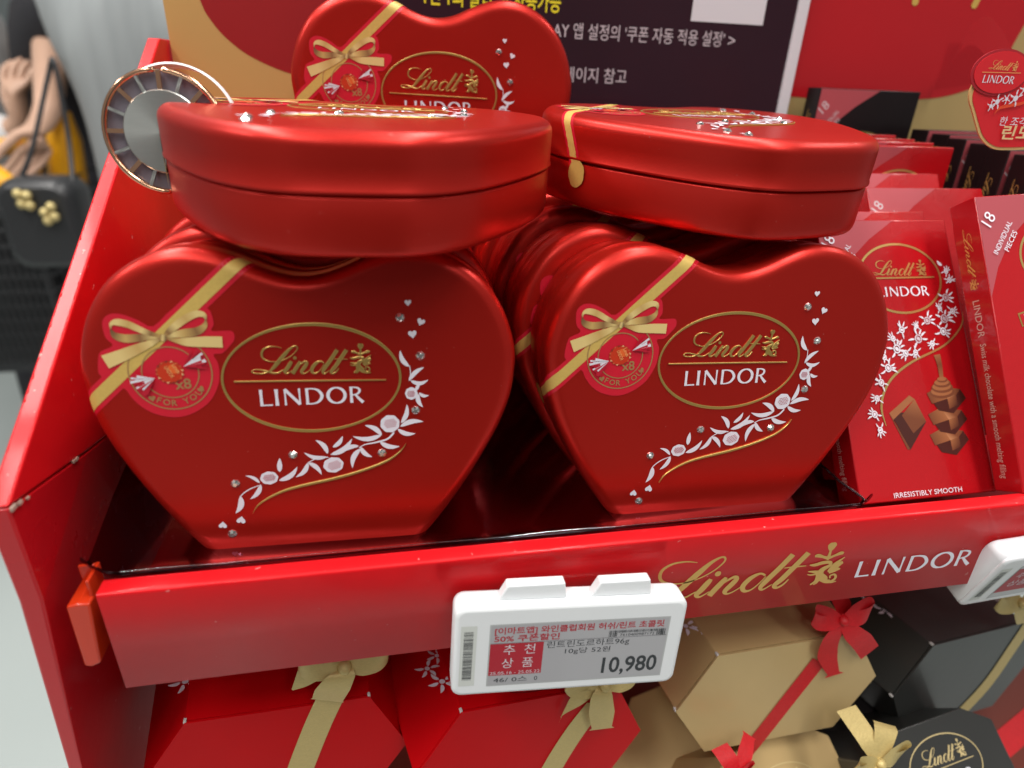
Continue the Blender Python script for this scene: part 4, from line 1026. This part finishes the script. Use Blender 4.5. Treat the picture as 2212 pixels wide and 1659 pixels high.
# gold box
GM = eul((24.37, 1.85, -9.07), -4.38, -2.08, .03)
p = lambda x, y, v=-.2: lp(GM, x, y, Z2, v)
gb = gift_box('gold hexagonal gift box with a red ribbon and bow, centre of the lower shelf', GM, M_BOXGOLD, M_RIBR,
              oxy=(1640,1363,1481,1352), front_band=[([p(1000,435), p(830,650), p(650,880), p(560,990)], .95, Vector((.80, 0, -.55)))])
kn = p(1140,195,-.6)
bow(gb, kn, X_, Z_*.5+Y_*.85, -Y_*.5+Z_*.8, .8, M_RIBR, [
    ([kn, p(1080,290,-.7), p(1050,400,-.5), p(1090,520,-.4)], [.5, 1.0, 1.1, .55], Vector((.97, 0, .15))),
    ([kn, p(1200,270,-.8), p(1255,320,-.8), p(1300,385,-.6)], [.45, .95, 1.1, 1.1], [Vector((.8, 0, .3)), Vector((.7, 0, .6)), Vector((.7, 0, .62))]),
    ([kn, p(1170,130,-.2)+Y_*.4, p(1160,60,-.2)+Y_*1.5], [.5, .95, 1.1], X_)])
# red boxes
for idx, (RM, lab) in enumerate(((eul((.68, 1.92, -8.82), -3.6, 5.89, 5.69), 'red hexagonal gift box with gold bow, left end of the lower shelf'),
                                 (eul((11.9, 0.75, -9.0), -6.0, 5.6, 7.2), 'red hexagonal gift box with gold bow, under the middle price tag'))):
    if idx == 0:
        q = lambda x, y, v=-.2, RM=RM: lp(RM, x, y, Z1, v)
        fb_ = [([q(1000,330), q(930,480), q(850,680), q(790,850)], 1.18, Vector((.95, 0, -.3)))]
        kn = q(1075,165,-.5); t1 = [kn, q(1050,220,-.8), q(1010,290,-.8), q(980,350,-.5)]; 
        tl = [(t1, [.6, 1.25, 1.45, 1.3], [Vector((1, 0, .1)), Vector((1, 0, -.1)), Vector((.95, 0, -.33))]), ([kn, q(960,190,-.5), q(880,220,-.4), q(800,235,-.3)], [.45, .8, 1.0, 1.2], Vector((.25, 0, 1)))]
    else:
        q = lambda x, y, v=-.2, RM=RM: lp(RM, x, y, None, v)
        fb_ = [([q(1290,1520), q(1250,1570), q(1210,1630), q(1170,1700)], 1.15, Vector((.95, 0, -.3)))]
        kn = q(1305,1480,-.5); tl = [([kn, q(1300,1505,-.8), q(1300,1540,-.7), q(1300,1575,-.5)], [.55, 1.1, 1.35, 1.0], Vector((.98, 0, -.1))), ([kn, q(1265,1505,-.6), q(1225,1525,-.5), q(1215,1545,-.4)], [.5, .9, 1.1, .3], Vector((.3, 0, 1)))]
    bx_ = gift_box(lab, RM, M_BOXRED, M_RIBG, front_band=fb_, oxy=((556,1504,400,1472) if idx == 0 else (1160,1492,955,1472)))
    bow(bx_, kn, X_, Z_*.55+Y_*.8, -Y_*.5+Z_*.8, .95, M_RIBG, tl)
# charcoal box at the right
DM_ = eul((38.4, 2.9, -11.95), -5.5, 3.0, 7.5)
q = lambda x, y, v=-.2: lp(DM_, x, y, Z2, v)
db = gift_box('charcoal hexagonal gift box with a diagonal gold ribbon, right end of the lower shelf', DM_, M_BOXDK, M_RIBG, oxy=(2090,1330,1912,1318), front_band=[([q(2330,80), q(2150,350), q(1980,590), q(1750,830), q(1700,880)], 1.05, Vector((.8, 0, -.55)))])
kn = q(2190,95,-.8)
bow(db, kn, X_, Z_*.55+Y_*.8, -Y_*.5+Z_*.8, .9, M_RIBG, [([kn, q(2140,60,-.6), q(2100,75,-.6), q(2075,95,-.5)], [.5, .9, 1.1, .9], Vector((.3, 0, 1))), ([kn, q(2195,150,-.9), q(2215,210,-.9)], [.6, 1.1, 1.3], X_)])
# boxes further down, lying on their backs: seen from above
def low_box(label, c, M, m, w, d, h, ribm=None, lettering=False):
    t = thing('gift_box', label, 'gift box', M, 'hexagonal chocolate gift boxes on the lower shelf')
    P = [(-w/2, -d*.28), (-w*.3, -d/2), (w*.3, -d/2), (w/2, -d*.28), (w/2, d*.28), (w*.3, d/2), (-w*.3, d/2), (-w/2, d*.28)]
    b = MB(); b.grid([[(x, y, -h) for x, y in P], [(x, y, 0) for x, y in P]], 0, False, closed_u=True); b.poly([(x, y, 0) for x, y in P]); b.poly([(x, y, -h) for x, y in P])
    b.build('box_body', m, t, bevel=.06, seg=2, merge=True)
    if lettering:
        a = Art(lambda x, y, l: (x, y, l), .015, .001); a.ring(0, 0, 2.4, 1.45, .06, 0, 60)
        k_ = 2.3/2.96
        def fq(p_): x, y = fa(p_); return (x*k_, (y-6.35)*k_)
        for s_ in SCRIPT+EMBLEM: a.stroke([(*fq((x, y)), w_*KA*k_) for x, y, w_ in s_], 0, 4)
        a.stroke([(-1.9, 0, .04), (1.9, 0, .04)], 0, 1); a.build('gold_print', mat('pale_gold_ink', (.75,.6,.3), .4, .3), t)
        a = Art(lambda x, y, l: (x, y, l), .015, .001); put_lindor(a, -1.35, -.85, .5, 2.8); a.build('white_print', M_WHITE, t)
    return t
def tilt(px, py, y, rx, rz, ry=0): v = at(px, py, y); return Matrix.Translation(v) @ Matrix.Rotation(rad(rz), 4, 'Z') @ Matrix.Rotation(rad(rx), 4, 'X') @ Matrix.Rotation(rad(ry), 4, 'Y')
LT = tilt(2045, 1655, -1.2, 38, 8)
b1 = low_box('charcoal gift box with gold oval lettering and pale gold bow, lowest at the right', None, LT, M_BOXDK, 8.4, 4.4, 8, None, True)
c_ = LT.inverted() @ at(1900, 1650, -1.9)
bow(b1, c_, X_, Y_*.9-Z_*.1, Z_, .82, M_RIBG, [([c_, c_+Vector((.5, .9, .35)), c_+Vector((.9, 1.3, .3)), c_+Vector((1.1, 1.5, .1))], [.6, 1.1, 1.3, 1.2], Vector((.9, -.45, 0))),
    ([c_, c_+Vector((-.3, .9, .3)), c_+Vector((-.4, 1.6, .2)), c_+Vector((-.6, 2.6, .0))], [.6, 1.1, 1.2, 1.2], X_), ([c_, c_+Vector((-1.0, -1.2, .3)), c_+Vector((-2.0, -2.8, .2))], [.6, 1.2, 1.2], Vector((.8, -.5, 0)))])
LT = tilt(1700, 1722, -0.4, 35, 14)
b2 = low_box('gold gift box with small red bow, lowest below the gold hexagonal box', None, LT, M_BOXGOLD, 8.4, 5.6, 8, None, True)
c_ = LT.inverted() @ at(1592, 1680, -.8)
bow(b2, c_, X_, Y_, Z_, .5, M_RIBR, [([c_, c_+Vector((.8, .8, .3)), c_+Vector((1.5, 1.4, .2))], [.5, .8, .6], Vector((.6, -.7, 0))), ([c_, c_+Vector((-.2, .8, .3)), c_+Vector((-.3, 1.5, .1))], [.5, 1.0, 1.0], X_)])
low_box('gold gift box tucked behind the right red gift box', None, tilt(1480, 1640, 4.0, 25, -38), M_BOXGOLD, 8, 7, 9)
low_box('dark brown gift box between the gold and charcoal boxes', None, tilt(1790, 1560, 4.5, 25, -30), mat('dark_carton', (0.02,0.016,0.018), .3, coat=.3), 7.5, 7, 8)
b3 = low_box('brown gift box with a red ribbon in the lower right corner', None, tilt(2230, 1585, 3.5, 30, 4), M_BOXBR, 12, 9, 7)
strip3([(-6.0, -1.0, .06), (0, .6, .06), (6.0, 2.2, .06)], 1.5, Vector((-.2, 1, 0)), 'ribbon', M_RIBR, b3)
b = MB(); b.box(-1.2, 60, 14, 24, -33, -22); tag(b.build('stock_carton', M_BOXBR), 'dark brown stock carton deep on the lower shelf', 'carton')

# ------------------------------------------------------------------ shop floor and people beyond
b = MB(); b.poly([(-3000, -600, -105), (3000, -600, -105), (3000, 4000, -105), (-3000, 4000, -105)]); tag(b.build('floor', M_FLOOR), None, None, None, 'structure')
b = MB(); b.poly([(-3000, 1100, -105), (3000, 1100, -105), (3000, 1100, 300), (-3000, 1100, 300)]); tag(b.build('wall', mat('pale_wall', (.6,.66,.66), .6)), None, None, None, 'structure')
b = MB(); b.box(-1.9, 60, 2.0, 26, -104.9, -34.2); b.build('stand_plinth', M_CARDIN, D)

def skinned(name, V, E, R, m, parent=None, sub=2):
    me = bpy.data.meshes.new('tmp'); me.from_pydata([(x*K, y*K, z*K) for x, y, z in V], E, [])
    o = bpy.data.objects.new('tmp', me); COL.objects.link(o)
    sk = o.modifiers.new('s', 'SKIN'); sk.use_smooth_shade = True
    sl = me.skin_vertices[0].data if me.skin_vertices else None
    if sl is None:
        me.skin_vertices.new() if hasattr(me.skin_vertices, 'new') else None
        sl = me.skin_vertices[0].data
    for i, r in enumerate(R):
        rr = r if isinstance(r, tuple) else (r, r)
        sl[i].radius = (rr[0]*K, rr[1]*K)
    sl[0].use_root = True
    ss = o.modifiers.new('u', 'SUBSURF'); ss.levels = sub; ss.render_levels = sub
    dg = bpy.context.evaluated_depsgraph_get(); mm = bpy.data.meshes.new_from_object(o.evaluated_get(dg)); mm.name = name
    bpy.data.objects.remove(o); bpy.data.meshes.remove(me)
    mm.materials.clear(); mm.materials.append(m)
    for p_ in mm.polygons: p_.use_smooth = True
    return link(name, mm, parent)
FLZ = -105
def hand_chains(wrist, d, side, curl):
    """palm and five fingers as vertex chains starting at the wrist"""
    d = Vector(d).normalized(); s_ = Vector(side).normalized(); c_ = Vector(curl).normalized(); w = Vector(wrist)
    V = []; E = []; R = []
    V.append(w+d*4.2); R.append((3.6, 1.6)); palm = 0
    V.append(w+d*7.5); R.append((3.7, 1.4)); E.append((0, 1))
    for k, (off, ln) in enumerate(((-2.7, 6.2), (-.9, 7.2), (.9, 6.8), (2.7, 5.3))):
        a0 = len(V); V.append(w+d*9.0+s_*off); R.append(.9); E.append((1, a0))
        V.append(w+d*(9.0+ln*.42)+s_*off*1.05+c_*1.2); R.append(.85); E.append((a0, a0+1))
        V.append(w+d*(9.0+ln*.62)+s_*off*1.05+c_*3.2); R.append(.78); E.append((a0+1, a0+2))
        V.append(w+d*(9.0+ln*.62)+s_*off*1.05+c_*4.8); R.append(.65); E.append((a0+2, a0+3))
    a0 = len(V); V.append(w+d*4.5-s_*3.4+c_*1.0); R.append(1.2); E.append((0, a0)); V.append(w+d*7.2-s_*4.6+c_*2.2); R.append(1.0); E.append((a0, a0+1)); V.append(w+d*9.2-s_*4.4+c_*3.4); R.append(.8); E.append((a0+1, a0+2))
    return V, E, R
def person(label, x, y, h, face, top_m, leg_m, arms, long_coat=None, sleeve=1.0, hairlen=0):
    """face: facing angle; arms: list of (elbow, wrist, hand direction) in world cm for left and right"""
    p_ = thing('person', label, 'person', Matrix.Identity(4), None)
    f = Vector((math.cos(face), math.sin(face), 0)); s_ = Vector((-f.y, f.x, 0)); o = Vector((x, y, FLZ))
    u = h/7.5
    def B(a_, b_, c_): return o + s_*a_ + f*b_ + Vector((0, 0, c_))
    V = [B(0,0,h*.52), B(0,0,h*.60), B(0,0,h*.68), B(0,-1,h*.76), B(0,-1,h*.815), B(0,0,h*.85), B(0,1,h*.90), B(0,2,h*.94), B(0,1,h*.975)]
    R = [(14,10), (11,8), (11,8), (12,8), (7,5.5), 5.2, (7,8), (7.6,9.2), (6,7.5)]
    E = [(i, i+1) for i in range(8)]
    def leg(sd):
        k = len(V)
        for (a_, b_, c_, r) in ((8*sd,0,h*.47,9), (9*sd,1,h*.28,6.2), (9*sd,-1,h*.15,5.2), (9*sd,-2,h*.045,3.6), (9*sd,5,h*.02,3.6), (9*sd,13,h*.014,2.8)):
            V.append(B(a_, b_, c_)); R.append(r)
        E.append((0, k)); E.extend((k+i, k+i+1) for i in range(5))
    leg(1); leg(-1)
    hands = []
    for sd, (el, wr, hd, sdv, cu) in zip((1, -1), arms):
        k = len(V); V.append(B(17.5*sd, -1, h*.79)); R.append(5.4); E.append((3, k))
        V.append(Vector(el)); R.append(4.3); E.append((k, k+1)); V.append(Vector(wr)); R.append((3.0, 2.4)); E.append((k+1, k+2))
        hv, he, hr = hand_chains(wr, hd, sdv, cu); o2 = len(V); V += hv; R += hr; E += [(a_+o2, b_+o2) for a_, b_ in he]; E.append((k+2, o2))
    body = skinned('body', V, E, R, M_SKIN, p_)
    # face
    hc = B(0, 9.0, h*.935)
    b = MB()
    for sd in (1, -1):
        e_ = B(3.0*sd, 9.2, h*.94)
        rows = [[e_+Vector((1.1*math.sin(j*PI/6)*math.cos(q*PI/4), 1.1*math.sin(j*PI/6)*math.sin(q*PI/4), .8*math.cos(j*PI/6))) for q in range(8)] for j in range(7)]
        b.grid(rows, 0, True, closed_u=True)
    b.build('eye', M_HAIR, p_)
    n_ = B(0, 11.2, h*.918); b = MB(); b.tube([B(0,9.5,h*.94), B(0,11.0,h*.925), n_], [.7, 1.0, 1.3], 8); b.build('nose', M_SKIN, p_)
    b = MB(); b.tube([B(-2.2,9.3,h*.9), B(0,10.2,h*.899), B(2.2,9.3,h*.9)], [.3, .7, .3], 8); b.build('mouth', M_INKRED, p_)
    for sd in (1, -1):
        b = MB(); b.tube([B(7.6*sd,0,h*.925), B(8.3*sd,-.3,h*.935), B(7.8*sd,0,h*.948)], [.9, 1.2, .8], 8); b.build('ear', M_SKIN, p_)
    skinned('hair', [B(0,0,h*.985), B(0,-4,h*.965), B(0,-6,h*.93), B(0,-6,h*(.88-hairlen)), B(5.5,-1,h*.955), B(-5.5,-1,h*.955)], [(0,1),(1,2),(2,3),(1,4),(1,5)], [(7,7.5), (8.6,6), (8,5), (7,3), 4, 4], M_HAIR, p_)
    # trousers and top
    TV = [B(0,0,h*.53)]; TR = [(17,12.5)]; TE = []
    for sd in (1, -1):
        k = len(TV)
        for (a_, b_, c_, r) in ((8.5*sd,0,h*.46,11), (9.5*sd,1,h*.28,8.6), (9.5*sd,-1,h*.14,7.8), (9.5*sd,-1,h*.05,7.6)): TV.append(B(a_, b_, c_)); TR.append(r)
        TE.append((0, k)); TE += [(k+i, k+i+1) for i in range(3)]
    skinned('trousers', TV, TE, TR, leg_m, p_)
    low = long_coat if long_coat else h*.50
    CV = [B(0,0,low), B(0,0,(low+h*.6)/2 if long_coat else h*.55), B(0,0,h*.62), B(0,-.5,h*.70), B(0,-1,h*.785), B(0,-1,h*.845)]; CR = [(18,14) if long_coat else (17.5,13), (17,13) if long_coat else (16.5,12.5), (15.5,12), (16.5,12.5), (18.5,12), (9.5,8.5)]
    CE = [(i, i+1) for i in range(5)]
    for sd, (el, wr, hd, sdv, cu) in zip((1, -1), arms):
        k = len(CV); CV.append(B(18*sd, -1, h*.785)); CR.append(7.2); CE.append((4, k))
        sh = B(18*sd, -1, h*.785)
        if sleeve >= 1: CV.append(Vector(el)); CR.append(6.2); CE.append((k, k+1)); CV.append(Vector(el).lerp(Vector(wr), .85)); CR.append(5.0); CE.append((k+1, k+2))
        else: CV.append(sh.lerp(Vector(el), sleeve)); CR.append(6.6); CE.append((k, k+1))
    skinned('top', CV, CE, CR, top_m, p_)
    return p_
# person in black whose bare arm is at the top, holding the cart handle
yA = 178
sA = at(110, -120, yA); eA = at(112, 70, yA-2); 
person('person in black top and black trousers with bare upper arm, behind the yellow cart', at(150, 100, yA+8).x, yA+8, 163, rad(200), M_BLACKC, M_BLACKC,
       [(at(225, -60, yA+20), at(205, 60, yA+25), (-.3, 0, -1), (0, 1, 0), (-1, 0, 0)), (at(112, 95, yA-6), at(104, 240, yA-30), (-.5, -.2, -1), (.8, .5, 0), (-.6, -.5, -.4))], sleeve=.3)
yB = 150
person('person in long grey cardigan and dark trousers next to the display stand', at(292, 60, yB).x, yB+4, 168, rad(60), M_GREYC, M_BLACKC,
       [(at(245, 60, yB+24), at(262, 240, yB+32), (.1, .2, -1), (1, 0, 0), (0, 1, 0)), (at(350, 20, yB+4), at(372, 260, yB+8), (.1, .2, -1), (1, 0, 0), (0, 1, 0))], long_coat=52)
yC = 196
person('person in white long-sleeved shirt at the left edge, hand raised to the cart', at(-75, 200, yC).x, yC, 165, rad(20), M_WHITEC, M_BLACKC,
       [(at(-60, 215, yC+10), at(20, 130, yC+4), (1, 0, .15), (0, .3, 1), (.2, -1, -.3)), (at(-40, 330, yC-22), at(48, 262, yC-26), (.1, 0, 1), (1, 0, 0), (.4, .8, 0))], sleeve=1.0)
person('unseen person in dark jacket, added in front of the display to darken its reflections', 14, -76, 170, rad(90), M_BLACKC, M_BLACKC,  # figure added out of view so tins and boxes mirror something dark
       [((-14, -76, 2), (-14, -64, -18), (0, .4, -1), (1, 0, 0), (0, 1, 0)), ((42, -76, 2), (42, -64, -18), (0, .4, -1), (1, 0, 0), (0, 1, 0))])
# yellow cart
yk = 150
ct = thing('shopping_cart', 'dark wire shopping cart with yellow handle and frame', 'shopping cart', Matrix.Identity(4))
hp = lambda x, y, yy=yk: at(x, y, yy)
b = MB(); b.tube([hp(-160,345), hp(-60,335), hp(45,308)], 1.9, 10); b.tube([hp(-160,360,yk-22), hp(-20,372,yk-22), hp(62,435,yk-22)], 2.2, 10); b.build('handle', M_CARTY, ct)
b = MB(); b.tube([hp(62,300), hp(78,345), hp(74,380)], 1.5, 8); b.tube([hp(128,240,yk+6), hp(138,300,yk+6), hp(150,400,yk+6)], [2.2, 3.6, 4.0], 10); b.tube([hp(112,185,yk+8), hp(104,192,yk+8)], 2.0, 8); b.build('yellow_frame', M_CARTY, ct)
zb = hp(40, 470, yk-20).z
x0c = hp(-160, 500, yk-20).x; x1c = hp(72, 500, yk-20).x
wires = MB()
for i in range(15):
    x = x0c+(x1c-x0c)*i/14; wires.tube([(x, yk-20, zb+4), (x*.995, yk-17, zb-34)], .28, 5)
for k in range(12):
    z = zb+4-k*3.4; wires.tube([(x0c, yk-20+k*.35, z), (x1c, yk-20+k*.35, z)], .35, 5); wires.tube([(x1c, yk-20, z), (x1c+4, yk+40, z+3)], .35, 5)
for i in range(10): yy = yk-20+i*6.5; wires.tube([(x1c+(i*.42), yy, zb+5), (x1c+i*.42, yy, zb-24)], .28, 5)
wires.build('wire_basket', M_CARTM, ct)
b = MB(); b.box(x0c, x1c-1, yk-16, yk+40, zb-36, zb-1); b.build('basket_panel', mat('dark_plastic', (.02,.021,.023), .5), ct)
b = MB(); b.tube([(x0c+6, yk-14, zb-25), (x0c+10, yk+6, FLZ+20)], 1.4, 8); b.tube([(x1c-4, yk-14, zb-25), (x1c-4, yk+6, FLZ+20)], 1.4, 8); b.tube([(x0c+6, yk-16, FLZ+22), (x1c, yk-16, FLZ+22)], 2.0, 8); b.tube([(x1c, yk-16, FLZ+22), (x1c+3, yk+40, FLZ+22)], 2.0, 8); b.box(x0c, x1c+2, yk-14, yk+44, FLZ+14, FLZ+19); b.build('chassis', M_CARTM, ct)
for (x, y_) in ((x0c+5, yk-8), (x1c-4, yk-8), (x1c-2, yk+38), (x0c+5, yk+38)):
    b = MB(); b.tube([(x-1.5, y_, FLZ+6.5), (x+1.5, y_, FLZ+6.5)], 6.4, 20); b.build('wheel', M_CARTM, ct)
    b = MB(); b.box(x-2, x+2, y_-1.5, y_+1.5, FLZ+7, FLZ+14.5); b.build('castor_fork', M_CARTM, ct)
# bag hanging on the cart
bgc = at(112, 472, yk-34)
bg = thing('handbag', 'black leather handbag with gold charms hanging on the cart', 'handbag', Matrix.Translation(bgc))
b = MB(); rows = []
for (y, s_) in ((-5, .82), (-4.3, .95), (-2, 1.0), (2, 1.0), (4.3, .95), (5, .82)):
    rows.append([(x*s_, y, z*s_) for x, z in rrect(-6.2, 6.2, -8.5, 7.6, 3.0)])
b.grid(rows, 0, True, closed_u=True); b.poly(rows[0]); b.poly(rows[-1]); b.build('bag_body', M_LEATH, bg)
b = MB(); b.tube(cr([(-4, 0, 6), (-1, 2, 12), (3, 6, 24), (4.5, 6, 26), (4.6, 4, 14), (5, 0, 6)], 6), .45, 8); b.build('strap', M_LEATH, bg)
b = MB(); c0 = Vector(at(78, 452, yk-40)-bgc)
for (dx, dz) in ((-2.0,.9),(-.9,2.3),(-2.2,2.6),(-.8,.6),(1.2,-.6),(2.4,.4),(1.4,-2.0),(2.6,-1.3)):
    rows = [[c0+Vector((dx+.85*math.sin(j*PI/6)*math.cos(q*PI/4), .85*math.sin(j*PI/6)*math.sin(q*PI/4), dz+.85*math.cos(j*PI/6))) for q in range(8)] for j in range(7)]
    b.grid(rows, 0, True, closed_u=True)
b.build('gold_charm', mat('pale_gold', (.55,.45,.20), .5, .4), bg)
bpy.context.view_layer.update()
